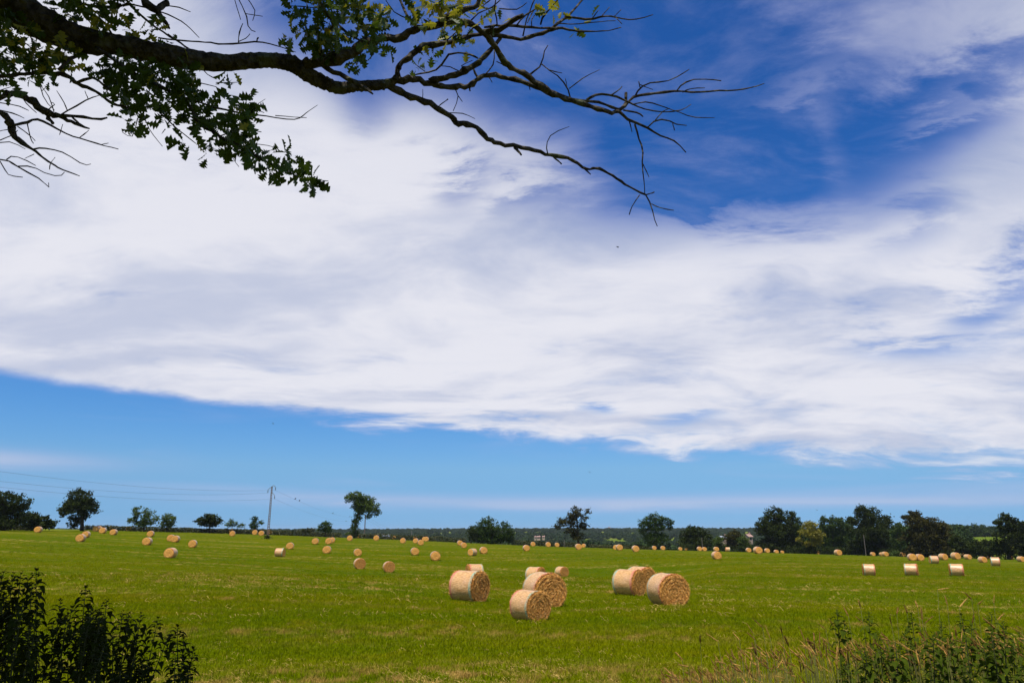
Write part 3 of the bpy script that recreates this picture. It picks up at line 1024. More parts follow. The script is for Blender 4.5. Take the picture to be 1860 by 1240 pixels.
tree('pale_shrub', 'pale feathery shrub in the hedge between two dark trees', 'shrub', 424, 230, [(420, 950, 13, 7), (437, 955, 8, 5)], M['light'], None, E1, leaf=0.34, openness=0.15)
tree('small_tree', 'small lopsided dark tree next to the concrete pole', 'tree', 463, 230, [(463, 943, 7, 6), (461, 952, 8, 6), (474, 949, 6, 4), (462, 957, 8, 4)], M['bush'], [(463, 968), (462, 955), (463, 942)], E1, leaf=0.36, tw=0.16)
tree('round_tree', 'small round dark tree alone between pole and leaning tree', 'tree', 591, 236, [(591, 954, 12, 8), (600, 960, 7, 6), (582, 959, 6, 6), (592, 962, 12, 5)], M['bush'], [(591, 972), (591, 962), (591, 952)], E1, leaf=0.36, tw=0.16)
tree('low_bush', 'flat low bush in the hedge touching the small round tree', 'bush', 563, 236, [(563, 962, 13, 4), (553, 964, 8, 3)], M['hedge'], None, E1, leaf=0.36)
tree('leaning_tree', 'leaning ivy-clad tree with a top-heavy open crown', 'tree', 644, 238, [(645, 901, 17, 11), (634, 905, 8, 9), (660, 912, 20, 15), (676, 922, 13, 13), (684, 930, 7, 9), (671, 936, 7, 7), (655, 907, 15, 12), (650, 916, 12, 9), (656, 926, 14, 9), (666, 918, 14, 12), (652, 930, 8, 14), (648, 943, 7, 12), (644, 957, 7, 12), (642, 968, 10, 8), (636, 969, 8, 4)], M['light'], [(644, 976), (646, 950), (653, 925), (658, 905)], E1, leaf=0.36, openness=0.12, tw=0.35)
tree('broad_bush', 'broad rounded bushy tree reaching down to the grass', 'tree', 893, 240, [(889, 957, 23, 19), (872, 968, 20, 17), (914, 964, 20, 18), (893, 977, 40, 12), (925, 972, 10, 13)], M['bush'], [(893, 990), (893, 970), (892, 950)], E1, leaf=0.36, tw=0.3)
tree('side_bush', 'darker small bush leaning against the broad rounded one', 'bush', 857, 239, [(858, 962, 10, 8), (860, 974, 11, 12)], M['oak_dark'], None, E1, leaf=0.34)
tree('ragged_tree', 'ragged brownish tree with a pointed gappy crown', 'tree', 1050, 238, [(1047, 929, 12, 12), (1038, 936, 10, 8), (1022, 949, 13, 9), (1040, 946, 15, 11), (1013, 955, 8, 7), (1062, 940, 8, 7), (1068, 928, 5, 6), (1056, 952, 10, 9), (1036, 962, 13, 6), (1048, 972, 14, 12), (1062, 955, 9, 6)], M['oak_brown'], [(1051, 992), (1049, 960), (1046, 925)], E1, leaf=0.40, openness=0.25, tw=0.35)
tree('spreading_tree', 'spreading fresh green tree with a lobed crown over dark undergrowth', 'tree', 1192, 262, [(1188, 943, 20, 12), (1172, 954, 14, 11), (1210, 947, 13, 10), (1190, 956, 20, 10), (1216, 956, 7, 6), (1165, 962, 9, 7), (1190, 978, 27, 15)], M['bush'], [(1192, 997), (1192, 965), (1191, 940)], E1, leaf=0.38, openness=0.08, tw=0.35)
tree('dome_tree', 'dome-shaped dark tree behind the slim grey pole', 'tree', 1262, 292, [(1262, 967, 23, 13), (1246, 974, 14, 12), (1280, 974, 14, 12), (1262, 986, 33, 13)], M['oak_dark'], [(1262, 1000), (1262, 980), (1262, 962)], E1, leaf=0.42, tw=0.35)
tree('light_shrub', 'light green shrub squeezed between dome tree and brown thorn', 'shrub', 1305, 292, [(1304, 981, 11, 9), (1306, 991, 13, 8)], M['light'], None, E1, leaf=0.38)
tree('thorn_tree', 'brownish thorn tree between light shrub and big oak', 'tree', 1332, 296, [(1331, 971, 13, 10), (1322, 978, 9, 8), (1342, 977, 9, 8), (1333, 989, 18, 9)], M['oak_brown'], [(1332, 1002), (1332, 985), (1331, 968)], E1, leaf=0.4, openness=0.1, tw=0.2)
tree('green_shrub', 'bright green shrub at the foot of the big spreading oak', 'shrub', 1351, 294, [(1351, 980, 12, 10), (1353, 992, 13, 9)], M['light'], None, E1, leaf=0.38)
tree('big_oak', 'big spreading oak heading the wood, beside the yellow tree', 'tree', 1408, 300, [(1410, 936, 20, 17), (1388, 957, 19, 18), (1423, 955, 22, 20), (1437, 936, 9, 9), (1405, 966, 30, 20), (1402, 990, 36, 14), (1440, 978, 12, 18)], M['oak_dark'], [(1408, 1006), (1408, 975), (1409, 935)], E1, leaf=0.48, clump=1.1, openness=0.05, tw=0.5)
tree('yellow_tree', 'yellow flowering tree glowing in front of the dark poplars', 'tree', 1470, 291, [(1472, 953, 14, 10), (1463, 966, 13, 7), (1484, 968, 11, 11), (1472, 971, 18, 9), (1453, 979, 8, 5), (1488, 984, 7, 8), (1470, 986, 17, 7)], M['yellow'], [(1470, 1006), (1470, 980), (1471, 952)], E1, leaf=0.44, clump=0.95, openness=0.05, tw=0.3)
tree('shade_foliage', 'dark foliage put in for the shade under the yellow flowering tree', 'bush', 1470, 290, [(1460, 996, 14, 9), (1480, 996, 14, 9)], M['oak_dark'], None, E1, leaf=0.44)  # dark leaves stand in for the yellow tree's own shade
for q, (bu, bt, lab) in enumerate(((1449, 938, 'grey-green poplar between big oak and yellow tree'), (1497, 936, 'grey-green poplar just past the yellow tree'), (1513, 935, 'second grey-green poplar past the yellow tree'), (1527, 937, 'third grey-green poplar past the yellow tree'), (1541, 941, 'last grey-green poplar, against the tallest dark oak'))):
    tree('poplar_tree', lab, 'tree', bu, 320 + 3 * q, [(bu, bt + 14, 9, 14), (bu, bt + 34, 12, 20), (bu + 1, bt + 56, 12, 18)], M['poplar'], [(bu, 1008), (bu, 975), (bu, 945)], 'poplars behind the wood edge', leaf=0.44, tw=0.25, limbs=3)
tree('tall_oak', 'tallest dark oak, peaked crown above the poplars', 'tree', 1578, 292, [(1566, 929, 12, 14), (1582, 938, 18, 17), (1606, 947, 13, 13), (1550, 944, 12, 9), (1578, 965, 37, 22), (1580, 991, 41, 16)], M['oak_dark'], [(1578, 1009), (1578, 970), (1572, 930)], E1, leaf=0.48, clump=1.1, tw=0.5)
tree('gap_tree', 'middling green tree filling the gap between two dark oaks', 'tree', 1629, 315, [(1630, 960, 12, 14), (1628, 985, 15, 18)], M['poplar'], [(1629, 1010), (1629, 985), (1630, 958)], E1, leaf=0.44, tw=0.25)
tree('ground_shrub', 'pale low shrub on the grass at the wood edge', 'shrub', 1621, 279, [(1621, 1005, 11, 4), (1629, 1003, 7, 4)], M['light'], None, E1, leaf=0.36)
tree('broad_oak', 'broad dark oak with flat outflung top branch', 'tree', 1682, 288, [(1660, 934, 13, 7), (1645, 939, 9, 4), (1665, 948, 25, 13), (1690, 954, 23, 14), (1712, 964, 15, 14), (1680, 975, 46, 18), (1685, 996, 48, 13)], M['oak_brown'], [(1682, 1011), (1682, 975), (1675, 940)], E1, leaf=0.48, clump=1.1, tw=0.5)
tree('thicket_bush', 'dark thicket below the distant yellow meadow, wood side', 'bush', 1744, 283, [(1738, 982, 14, 11), (1752, 994, 24, 13)], M['oak_dark'], None, E1, leaf=0.46)
tree('thicket_bush', 'dark thicket below the distant yellow meadow, far end', 'bush', 1785, 282, [(1772, 992, 16, 12), (1793, 990, 18, 14), (1783, 1000, 28, 11)], M['oak_dark'], None, E1, leaf=0.46)
tree('end_oak', 'dark oak with open topknot beyond the yellow meadow', 'tree', 1832, 278, [(1824, 938, 9, 8), (1836, 943, 9, 8), (1812, 948, 8, 5), (1822, 954, 17, 11), (1842, 956, 14, 13), (1832, 975, 28, 18), (1832, 996, 33, 14)], M['oak_dark'], [(1832, 1013), (1832, 980), (1830, 942)], E1, leaf=0.48, clump=1.0, openness=0.05, tw=0.45)
tree('edge_oak', 'last dark tree, cut by the picture edge', 'tree', 1862, 276, [(1858, 953, 8, 9), (1864, 972, 15, 20), (1880, 960, 16, 18), (1868, 995, 22, 16)], M['oak_dark'], [(1864, 1014), (1864, 985), (1864, 955)], E1, leaf=0.48, tw=0.4)
for bu, bt, w_, lab in ((1735, 955, 9, 'distant tree at the near end of the row over the yellow meadow'), (1754, 953, 7, 'distant tall narrow tree over the yellow meadow'), (1771, 952, 9, 'distant broad tree in the middle of the row over the yellow meadow'), (1788, 954, 9, 'distant tree past the middle of the row over the yellow meadow'), (1802, 955, 8, 'distant tree beside the dark oak with open topknot')):
    tree('meadow_tree', lab, 'tree', bu, 770, [(bu, bt + 7, w_, 8), (bu, bt + 13, w_ + 2, 7)], M['wood'], [(bu, bt + 21), (bu, bt + 12), (bu, bt + 5)], 'distant trees over the yellow meadow', leaf=0.9, clump=1.6, dens=3.0, tw=0.4, limbs=2)


def hedge(label, u0, u1, h, mat, setback=1.5):
    us = np.arange(u0, u1, 1.1)
    pts = []
    base = on_land((u0 + u1) / 2, float(r_edge(az_of((u0 + u1) / 2))) + setback)
    hh = h * (0.85 + 0.35 * np.interp(us, np.linspace(u0, u1, 14), R.random(14)))
    for u, hk in zip(us, hh):
        a = az_of(u)
        r = float(r_edge(a)) + setback
        x, y = r * math.sin(a), r * math.cos(a)
        z = ground(x, y)
        n = 24
        q = np.stack([x + R.normal(size=n) * 0.25, y + R.normal(size=n) * 0.6, z + R.random(n) * hk], 1)
        pts.append(q)
    p = np.concatenate(pts)
    v = leaf_quads(p - base, 0.34)
    n = len(v)
    root = put('hedge', None, loc=tuple(base), label=label, cat='hedge', group='hedges round the field')
    put('foliage', new_mesh('hedge_foliage', v.reshape(-1, 3), np.arange(4 * n).reshape(n, 4), mat), root, kind='stuff')


hedge('low brown-green hedge under the dark edge oak and bush', -60, 112, 1.15, M['hedge'])
hedge('low clipped hedge running from the round-crowned oak to the pole', 200, 486, 1.25, M['hedge'])
hedge('reddish low hedge from the pole to the leaning tree', 486, 640, 1.45, M['hedge'])
hedge('low hedge from the leaning tree to the broad bush', 652, 852, 1.6, M['hedge'])
hedge('ragged low hedge between the broad bush and the ragged brown tree', 930, 1042, 1.5, M['hedge'])
hedge('low dark hedge between the ragged brown tree and the spreading tree', 1062, 1168, 1.0, M['hedge'])
hedge('low bank of bramble between the spreading tree and the dome tree', 1212, 1240, 2.2, M['oak_dark'])
hedge('bramble bank closing the foot of the wood', 1290, 1900, 2.4, M['oak_dark'], 3.0)


# the wooded valley and hills behind: uncountable
def far_woods():
    protos = []
    for k in range(3):
        pts = []
        for b in range(7):
            c = np.array([R.uniform(-2.4, 2.4), R.uniform(-2.4, 2.4), R.uniform(3.5, 8.2)])
            p, _ = crown_points(c, np.array([2.6, 2.6, 2.3]), 1.6, 1.0, 1.3, 0.2)
            pts.append(p)
        p = np.concatenate(pts)
        v = leaf_quads(p, 1.35)
        n = len(v)
        protos.append(new_mesh('far_tree_%d' % k, v.reshape(-1, 3), np.arange(4 * n).reshape(n, 4), M['wood']))
    n = 14000
    az = R.uniform(-0.78, 0.78, n)
    r = 335 + (R.random(n) ** 1.5) * 3000
    e = r_edge(az)
    keep = r > np.maximum(e + 70, 390)
    # open meadow on the slope behind the wood, glades elsewhere
    am = az_of(1700)
    keep &= ~((az > am) & (r > 455) & (r < 800)) & ~((az > az_of(1718)) & (az < az_of(1825)) & (r < 800))
    glade = np.sin(az * 23 + r * 0.004) * np.sin(r * 0.011 + az * 7)
    keep &= glade < 0.72
    az, r = az[keep], r[keep]
    x, y = r * np.sin(az), r * np.cos(az)
    z = ground_v(x, y) - 0.8
    rots = np.stack([np.zeros(len(x)), np.zeros(len(x)), R.uniform(0, 6.28, len(x))], 1)
    instancer('woodland', np.stack([x, y, z], 1), rots, R.uniform(0.75, 1.3, len(x)), protos, label='wooded hills rolling to the horizon behind the field')


far_woods()

# ------------------------------------------------------------------ hay bales
SW = {22, 42, 53, 57, 87, 88, 96, 99, 101}          # red edge at the far end, green at the end we see
NEAR = {31, 32, 52, 53, 54, 55, 56, 57, 58, 59, 60, 99, 100, 101}
BL = 0.46                                           # half length over diameter


def ring(x, rr, seg, flat=-0.485):
    th = np.linspace(0, 2 * math.pi, seg, endpoint=False)
    y, z = rr * np.sin(th), rr * np.cos(th)
    return np.stack([np.full(seg, x), y, np.maximum(z, flat)], 1)


def lathe_x(stations, seg):
    """a surface round the x axis; stations are (x, radius)"""
    v = np.concatenate([ring(x, r, seg) for x, r in stations])
    f = []
    for i in range(len(stations) - 1):
        for j in range(seg):
            k = (j + 1) % seg
            f.append((i * seg + j, (i + 1) * seg + j, (i + 1) * seg + k, i * seg + k))
    return v, f


WOB = [0.3, 1.9, 4.1, 2.7]


def wobble(v, amp):
    ph = WOB
    a = np.arctan2(v[:, 1], v[:, 2])
    w = amp * (np.sin(3 * a + ph[0] + 3 * v[:, 0]) + 0.7 * np.sin(5 * a + ph[1] - 5 * v[:, 0]) + 0.5 * np.sin(9 * a + ph[2] + 9 * v[:, 0]) + 0.4 * np.sin(14 * v[:, 0] + ph[3] + 2 * a))
    o = v.copy()
    o[:, 1:] *= (1 + w)[:, None]
    return o


def face_disc(side, seg, rings, rough):
    """one rolled end, rough with coils of straw"""
    rs = np.linspace(0.488, 0.012, rings)
    v, f = [], []
    ph = R.uniform(0, 6.28, 8)
    for i, r in enumerate(rs):
        q = ring(0, r, seg)
        a = np.arctan2(q[:, 1], q[:, 2])
        edge = 0.045 * max(0, (r - 0.40) / 0.088) ** 2
        coil = np.sin(r * 62 + a + 1.4 * np.sin(2 * a + ph[0]) + 0.9 * np.sin(3 * a + ph[1] + 11 * r))
        x = BL + 0.006 - edge + rough * (1.1 * coil + 0.9 * R.normal(size=seg) * 0.6 + np.sin(4 * a + 17 * r + ph[2]) * 0.6) - 0.018 * math.exp(-(r / 0.06) ** 2)
        q[:, 0] = x * side
        v.append(q)
    for i in range(rings - 1):
        for j in range(seg):
            k = (j + 1) % seg
            t = (i * seg + j, (i + 1) * seg + j, (i + 1) * seg + k, i * seg + k)
            f.append(t if side < 0 else t[::-1])
    v = np.concatenate(v)
    c = tuple((rings - 1) * seg + j for j in range(seg))
    f.append(c if side < 0 else c[::-1])
    return v, f


def straw_strands(n_face, n_rim):
    """loose straw ends on the rolled end and along its rim"""
    V, Fc = [], []
    for q in range(n_face + n_rim):
        if q < n_face:
            r = 0.475 * math.sqrt(R.random())
            if math.sin(r * 62 + 0.4 * R.normal()) < -0.2 and R.random() < 0.93:
                continue
            a = R.uniform(0, 6.283)
            tang = a + math.pi / 2 + R.normal() * (0.20 if R.random() < 0.8 else 0.9)
            c = np.array([BL + 0.012 + abs(R.normal()) * 0.016, r * math.sin(a), r * math.cos(a)])
            d = np.array([R.normal() * 0.20, math.sin(tang), math.cos(tang)])
            ln = R.uniform(0.03, 0.085)
        else:
            a = R.uniform(0, 6.283)
            s = 1 if R.random() < 0.65 else -1
            c = np.array([s * (BL - R.random() * 0.05), 0.487 * math.sin(a), 0.487 * math.cos(a)])
            d = np.array([s * R.uniform(-0.2, 0.9), math.sin(a) * R.uniform(0.0, 0.8) + R.normal() * 0.5, math.cos(a) * R.uniform(0.0, 0.8) + R.normal() * 0.5])
            ln = R.uniform(0.02, 0.055)
        if c[2] < -0.475:
            continue
        d /= np.linalg.norm(d)
        w = np.cross(d, np.array([1.0, 0, 0]) + R.normal(size=3) * (0.45 if q < n_face else 2.0))
        w *= R.uniform(0.0028, 0.0062) / (np.linalg.norm(w) + 1e-9)
        bend = R.normal(size=3) * ln * 0.22
        p0, p1, p2 = c - d * ln, c + bend, c + d * ln
        k = len(V)
        V += [p0 - w, p0 + w, p1 + w, p1 - w, p2 + w * 0.6, p2 - w * 0.6]
        Fc += [(k, k + 1, k + 2, k + 3), (k + 3, k + 2, k + 4, k + 5)]
    return np.array(V), np.array(Fc)


def bale_kit(near, swap):
    seg = 64 if near else 24
    WOB[:] = list(R.uniform(0, 6.28, 4))
    kit = {}
    nst = 7 if near else 2
    w = 0.35
    v, f = lathe_x([(x, 0.5) for x in np.linspace(-w, w, nst)], seg)
    kit['net_wrap'] = new_mesh('net_wrap', wobble(v, 0.008 if near else 0.004), f, M['net'], smooth=True)
    for nm, s in (('red_band', -1 if swap else 1), ('green_band', 1 if swap else -1)):
        st = [(s * x, r) for x, r in ((w, 0.5), (w + 0.03, 0.5005), (w + 0.07, 0.498), (BL - 0.012, 0.490))]
        if s < 0:
            st = st[::-1]
        v, f = lathe_x(st, seg)
        kit[nm] = new_mesh(nm, wobble(v, 0.008 if near else 0.004), f, M[nm.split('_')[0]], smooth=True)
    for i, s in enumerate((1, -1)):
        v, f = face_disc(s, 80 if near else 22, 26 if near else 5, 0.012 if near else 0.006)
        kit['straw_face%d' % i] = new_mesh('straw_face', v, f, M['face'], smooth=False)
    if near:
        v, f = straw_strands(3000, 1300)
        kit['loose_straw'] = new_mesh('loose_straw', v, f, M['straw'])
    return kit


KITS = {('near', False): [bale_kit(True, False) for _ in range(2)], ('near', True): [bale_kit(True, True)], ('far', False): [bale_kit(False, False)], ('far', True): [bale_kit(False, True)]}
BALE_AT = []
for i, (x0, x1, t, b, yaw, fl) in enumerate(BALES):
    u = (x0 + x1) / 2
    px = b - t
    if 'c' in fl:
        best, bp = 1e9, None
        for r in np.linspace(170, 275, 140):
            q = on_land(u, r)
            a = q + np.array([0, 0, 1.3])
            v = 620 - F * ((-a[1] * sp + a[2] * cp) / (a[1] * cp + a[2] * sp))
            if abs(v - t) < best:
                best, bp = abs(v - t), q
        p, D = bp, 1.32
    else:
        p = hit(u, b - 0.02 * px)
        d = p[1] * cp + p[2] * sp
        D = px * d * 0.966 / F + 0.05
        if i not in NEAR and not 1.14 <= D <= 1.55:
            D2 = min(max(D, 1.14), 1.55)
            k = D2 / D
            x, y = p[0] * k, p[1] * k
            p = np.array([x, y, ground(x, y)])
            D = D2
        if i in NEAR:
            D = max(D, 1.05)
    wdir = math.atan2(p[0], p[1])
    dv = np.array([math.sin(wdir), math.cos(wdir)])
    lf = np.array([-dv[1], dv[0]])
    th = rad(yaw)
    nrm = -dv * math.cos(th) + lf * math.sin(th)
    rz = math.atan2(nrm[1], nrm[0])
    z = ground(p[0], p[1]) - 0.05
    near = i in NEAR
    kits = KITS[('near' if near else 'far', i in SW)]
    kit = kits[i % len(kits)]
    root = put('hay_bale', None, loc=(p[0], p[1], z + 0.485 * D), label=LABELS[i], cat='hay bale', group='round hay bales lying in the field')
    root.rotation_euler = (0.0, 0.0, rz)
    root.scale = (D * R.uniform(0.95, 1.06), D * R.uniform(0.98, 1.05), D)
    sag = R.uniform(0.965, 1.01)
    root.scale[2] = D * sag
    root.location[2] = z + 0.485 * D * sag
    roll = R.uniform(-0.25, 0.25)
    big = px > 12.5 or near
    for nm, me in kit.items():
        put(nm.rstrip('01'), me, root, kind='stuff' if nm == 'loose_straw' else None)
    BALE_AT.append((p[0], p[1], D))

# ------------------------------------------------------------------ power line
def pole(name, label, base, height, arms, mat, lattice=True, wbot=0.54, wtop=0.30, turn=0.0):
    root = put(name, None, loc=tuple(base), label=label, cat='utility pole', group='poles of the power line')
    root.rotation_euler = (0, 0, turn)
    if lattice:
        for s in (-1, 1):
            mb = MB()
            n = 8
            zs = np.linspace(-0.4, height, n)
            pts = [(s * (wbot + (wtop - wbot) * max(z, 0) / height) / 2 * 0.82, 0, z) for z in zs]
            mb.tube(pts, np.linspace(0.11, 0.07, n), 4)
            put('post', mb.mesh('concrete_leg', M['concrete']), root)
        nr = 20
        for k in range(nr):
            z = 0.35 + (height - 0.6) * k / (nr - 1)
            w = (wbot + (wtop - wbot) * z / height) * 0.82
            mb = MB()
            mb.box((0, 0, z), (w, 0.13, 0.24 + 0.16 * (k > nr - 4)))
            put('web', mb.mesh('concrete_web', M['concrete']), root)
    else:
        mb = MB()
        mb.tube([(0, 0, -0.4), (0, 0, height * 0.5), (0, 0, height)], [wbot / 2, wbot / 2.4, wtop / 2], 8)
        put('post', mb.mesh('timber_post', mat), root)
    tips = []
    for pth in arms:
        mb = MB()
        mb.tube(smooth_path(pth, 9), [0.055] * 9, 6)
        arm = put('arm', mb.mesh('steel_arm', M['steel']), root)
        e = np.array(pth[-1], float)
        ib = MB()
        zz = np.array([0, -0.1, -0.14, -0.3, -0.34, -0.5, -0.55, -0.7])
        ib.tube([e + (0, 0, q) for q in zz], [0.03, 0.03, 0.12, 0.05, 0.12, 0.05, 0.12, 0.03], 8)
        put('insulator', ib.mesh('insulator', M['glass']), arm)
        tips.append(e + np.array([0, 0, -0.7]))
    ca, sa = math.cos(turn), math.sin(turn)
    return [np.array(base) + np.array([q[0] * ca - q[1] * sa, q[0] * sa + q[1] * ca, q[2]]) for q in tips], root


p1 = hit(486, 978.5)
d1 = p1[1] * cp + p1[2] * sp
h1 = 97 * d1 * 0.966 / F
ARMS = [[(0, 0, h1 - 0.15), (-0.45, 0, h1 - 0.35), (-0.85, 0, h1 - 0.75)], [(0, 0, h1 - 0.1), (0.35, 0, h1 + 0.22), (0.85, 0, h1 - 0.12)], [(0.05, 0, h1 - 1.2), (0.4, 0, h1 - 1.6), (0.80, 0, h1 - 2.1)]]
t1, _ = pole('power_pole', 'tall latticed concrete power pole with three curved arms, bush at its foot', p1, h1, ARMS, M['concrete'])
# bush round its foot
bp = MB()
q = R.normal(size=(260, 3)) * np.array([0.42, 0.42, 0.28]) + np.array([0, 0, 0.38])
q = q[q[:, 2] > 0.02]
v = leaf_quads(q, 0.22)
rt = put('foot_bush', None, loc=(p1[0], p1[1] - 0.25, p1[2]), label='small dark bush growing round the foot of the concrete pole', cat='bush')
put('foliage', new_mesh('foot_bush_foliage', v.reshape(-1, 3), np.arange(4 * len(v)).reshape(-1, 4), M['oak_dark']), rt, kind='stuff')
p2 = on_land(679, 430)
h2 = ray(681, 934)[2] / math.hypot(*ray(681, 934)[:2]) * 430 - p2[2]
ARM2 = [[(0, 0, h2 - 0.2), (-0.6, 0, h2 - 0.1), (-0.95, 0, h2 - 0.4)], [(0, 0, h2 - 0.2), (0.6, 0, h2 - 0.1), (0.95, 0, h2 - 0.4)], [(0.05, 0, h2 - 1.3), (0.4, 0, h2 - 1.6), (0.8, 0, h2 - 2.0)]]
t2, _ = pole('power_pole', 'pale distant power pole standing beside the leaning ivy-clad tree', p2, h2, ARM2, M['concrete'], False, 0.75, 0.5)
p3 = on_land(759, 900)
h3 = ray(760, 963)[2] / math.hypot(*ray(760, 963)[:2]) * 900 - p3[2]
ARM3 = [[(0, 0, h3 - 0.3), (-0.8, 0, h3 - 0.5), (-1.3, 0, h3 - 1.6)], [(0, 0, h3 - 0.3), (0.8, 0, h3 + 0.3), (1.8, 0, h3 - 0.6)], [(0.05, 0, h3 - 2), (0.6, 0, h3 - 2.5), (1.2, 0, h3 - 3.0)]]
t3, _ = pole('power_pole', 'tiny far power pole against the wooded hill above the tight bale cluster', p3, h3, ARM3, M['timber'], False, 0.9, 0.6)
# the next pole of the line, outside the picture, carries the other ends
p0 = np.array([-76.0, 74.0, ground(-76, 74)])
u0v = [(0, 856), (0, 873.5), (0, 884)]
ends = []
for k, (tip, (uu, vv)) in enumerate(zip((t1[1], t1[0], t1[2]), u0v)):
    # end height so that the sagging wire crosses the picture edge where it does in the photograph
    bx, by = p0[0] + (-0.8, 0.0, 0.8)[k] * 0.6, p0[1] - (-0.8, 0.0, 0.8)[k] * 0.6
    m = (uu - 930) / F
    sag = 1.9

    def pt(t, bz):
        return np.array([tip[0] + (bx - tip[0]) * t, tip[1] + (by - tip[1]) * t, tip[2] + (bz - tip[2]) * t - sag * 4 * t * (1 - t)])

    def proj(a):
        dd = a[1] * cp + a[2] * sp
        return 930 + F * a[0] / dd, 620 - F * (-a[1] * sp + a[2] * cp) / dd
    bz = 9.0
    for _ in range(30):
        ts = np.linspace(0, 1, 200)
        pr = np.array([proj(pt(t, bz)) for t in ts])
        j = int(np.argmin(np.abs(pr[:, 0] - uu)))
        bz += (pr[j, 1] - vv) / F * 110 * 0.9
    ends.append((bx, by, bz))
htop = max(e[2] for e in ends) + 0.6 - p0[2]
ca = math.pi * 0.75
pole('power_pole', 'concrete power pole outside the picture carrying the three long wires', p0, htop,
     [[(0, 0, e[2] + 0.9 - p0[2]), tuple(((np.array(e) - p0) * np.array([0.6, 0.6, 1])) + np.array([0, 0, 0.85])), tuple(np.array(e) - p0 + np.array([0, 0, 0.7]))] for e in ends], M['concrete'], True)


def wire(label, a, b, sag, r=0.014, n=40):
    a, b = np.array(a), np.array(b)
    t = np.linspace(0, 1, n)[:, None]
    p = a * (1 - t) + b * t - np.array([0, 0, sag]) * 4 * t * (1 - t)
    mb = MB()
    mb.tube(p - a, [r] * n, 5)
    put('power_wire', mb.mesh('power_wire', M['wire'], True), loc=tuple(a), label=label, cat='power line', group='wires of the power line')
    return p


wire('uppermost thin wire running from the concrete pole out of the picture', t1[1], ends[0], 1.9)
wire('middle thin wire running from the concrete pole out of the picture', t1[0], ends[1], 1.9)
wire('lowest thin wire running from the concrete pole out of the picture', t1[2], ends[2], 1.9)
WA = wire('upper sagging wire between the concrete pole and the far pole, birds on it', t1[1], t2[1], 2.6)
WB = wire('lower sagging wire between the concrete pole and the far pole', t1[2], t2[2], 2.9)
wire('upper wire descending from the far pole beyond the leaning tree', t2[1], t3[1], 4.0, 0.03)
wire('lower wire descending from the far pole beyond the leaning tree', t2[2], t3[2], 4.0, 0.03)


# ------------------------------------------------------------------ birds
def perched_bird():
    mb = MB()
    mb.tube(smooth_path([(-0.16, 0, 0.02), (-0.06, 0, 0.06), (0.03, 0, 0.14), (0.07, 0, 0.22), (0.12, 0, 0.225)], 9), [0.012, 0.03, 0.055, 0.066, 0.07, 0.062, 0.05, 0.04, 0.012], 8)
    return mb.mesh('perched_bird', M['bird'], True)


pb = perched_bird()
for P_, uu, lab in ((WA, 537, 'small dark bird perched on the upper wire, first from the concrete pole'), (WA, 541.5, 'small dark bird beside the first one on the upper wire'), (WA, 544, 'third small dark bird of the huddle on the upper wire'), (WA, 606, 'small dark bird perched alone far down the upper wire'), (WB, 628.5, 'small dark bird perched low on the lower wire by the leaning tree'), (WA, 634, 'small dark bird on the upper wire at the leaning tree')):
    pu = np.array([930 + F * a[0] / (a[1] * cp + a[2] * sp) for a in P_])
    j = int(np.argmin(np.abs(pu - uu)))
    f_ = (uu - pu[j - 1]) / (pu[j] - pu[j - 1] + 1e-6) if j else 0
    a = P_[j]
    o = put('bird', pb, loc=(a[0], a[1], a[2] + 0.03), label=lab, cat='bird', group='birds resting on the wires')
    o.rotation_euler = (0, 0, R.uniform(0, 6.28))
    o.scale = (1.7, 1.7, 1.7)


def flying_bird():
    root = []
    mb = MB()
    mb.tube([(-0.22, 0, 0), (-0.1, 0, 0), (0.02, 0, 0), (0.1, 0, 0.0), (0.15, 0, 0)], [0.02, 0.035, 0.045, 0.035, 0.006], 8)
    body = mb.mesh('bird_body', M['bird'], True)
    w = MB()
    w.add([(0.06, 0.03, 0.01), (-0.04, 0.03, 0.01), (-0.02, 0.2, 0.09), (0.09, 0.2, 0.09), (-0.12, 0.42, 0.05), (-0.02, 0.40, 0.06),
           (0.06, 0.03, 0.025), (-0.04, 0.03, 0.015), (-0.02, 0.2, 0.098), (0.09, 0.2, 0.105)], [(0, 1, 2, 3), (3, 2, 4, 5), (9, 8, 7, 6), (0, 3, 9, 6), (1, 7, 8, 2)])
    wing = w.mesh('bird_wing', M['bird'])
    return body, wing


fb, fw = flying_bird()
for uu, vv, d, lab in ((496, 769, 110, 'tiny bird flying in the clear strip above the concrete pole'), (1071, 857, 110, 'tiny bird flying over the ragged brown tree'), (1122, 449, 70, 'bird gliding high against the white cloud'), (1484, 926, 150, 'tiny bird flying just above the yellow flowering tree')):
    q = ray(uu, vv) * d
    o = put('bird', None, loc=tuple(q), label=lab, cat='bird', group='birds flying over the field')
    o.rotation_euler = (0.5, 0.2, R.uniform(0.2, 1.0))
    o.scale = (0.8, 0.8, 0.8)
    put('body', fb, o)
    a = put('wing', fw, o)
    b = put('wing', fw, o)
    b.scale = (1, -1, 1)


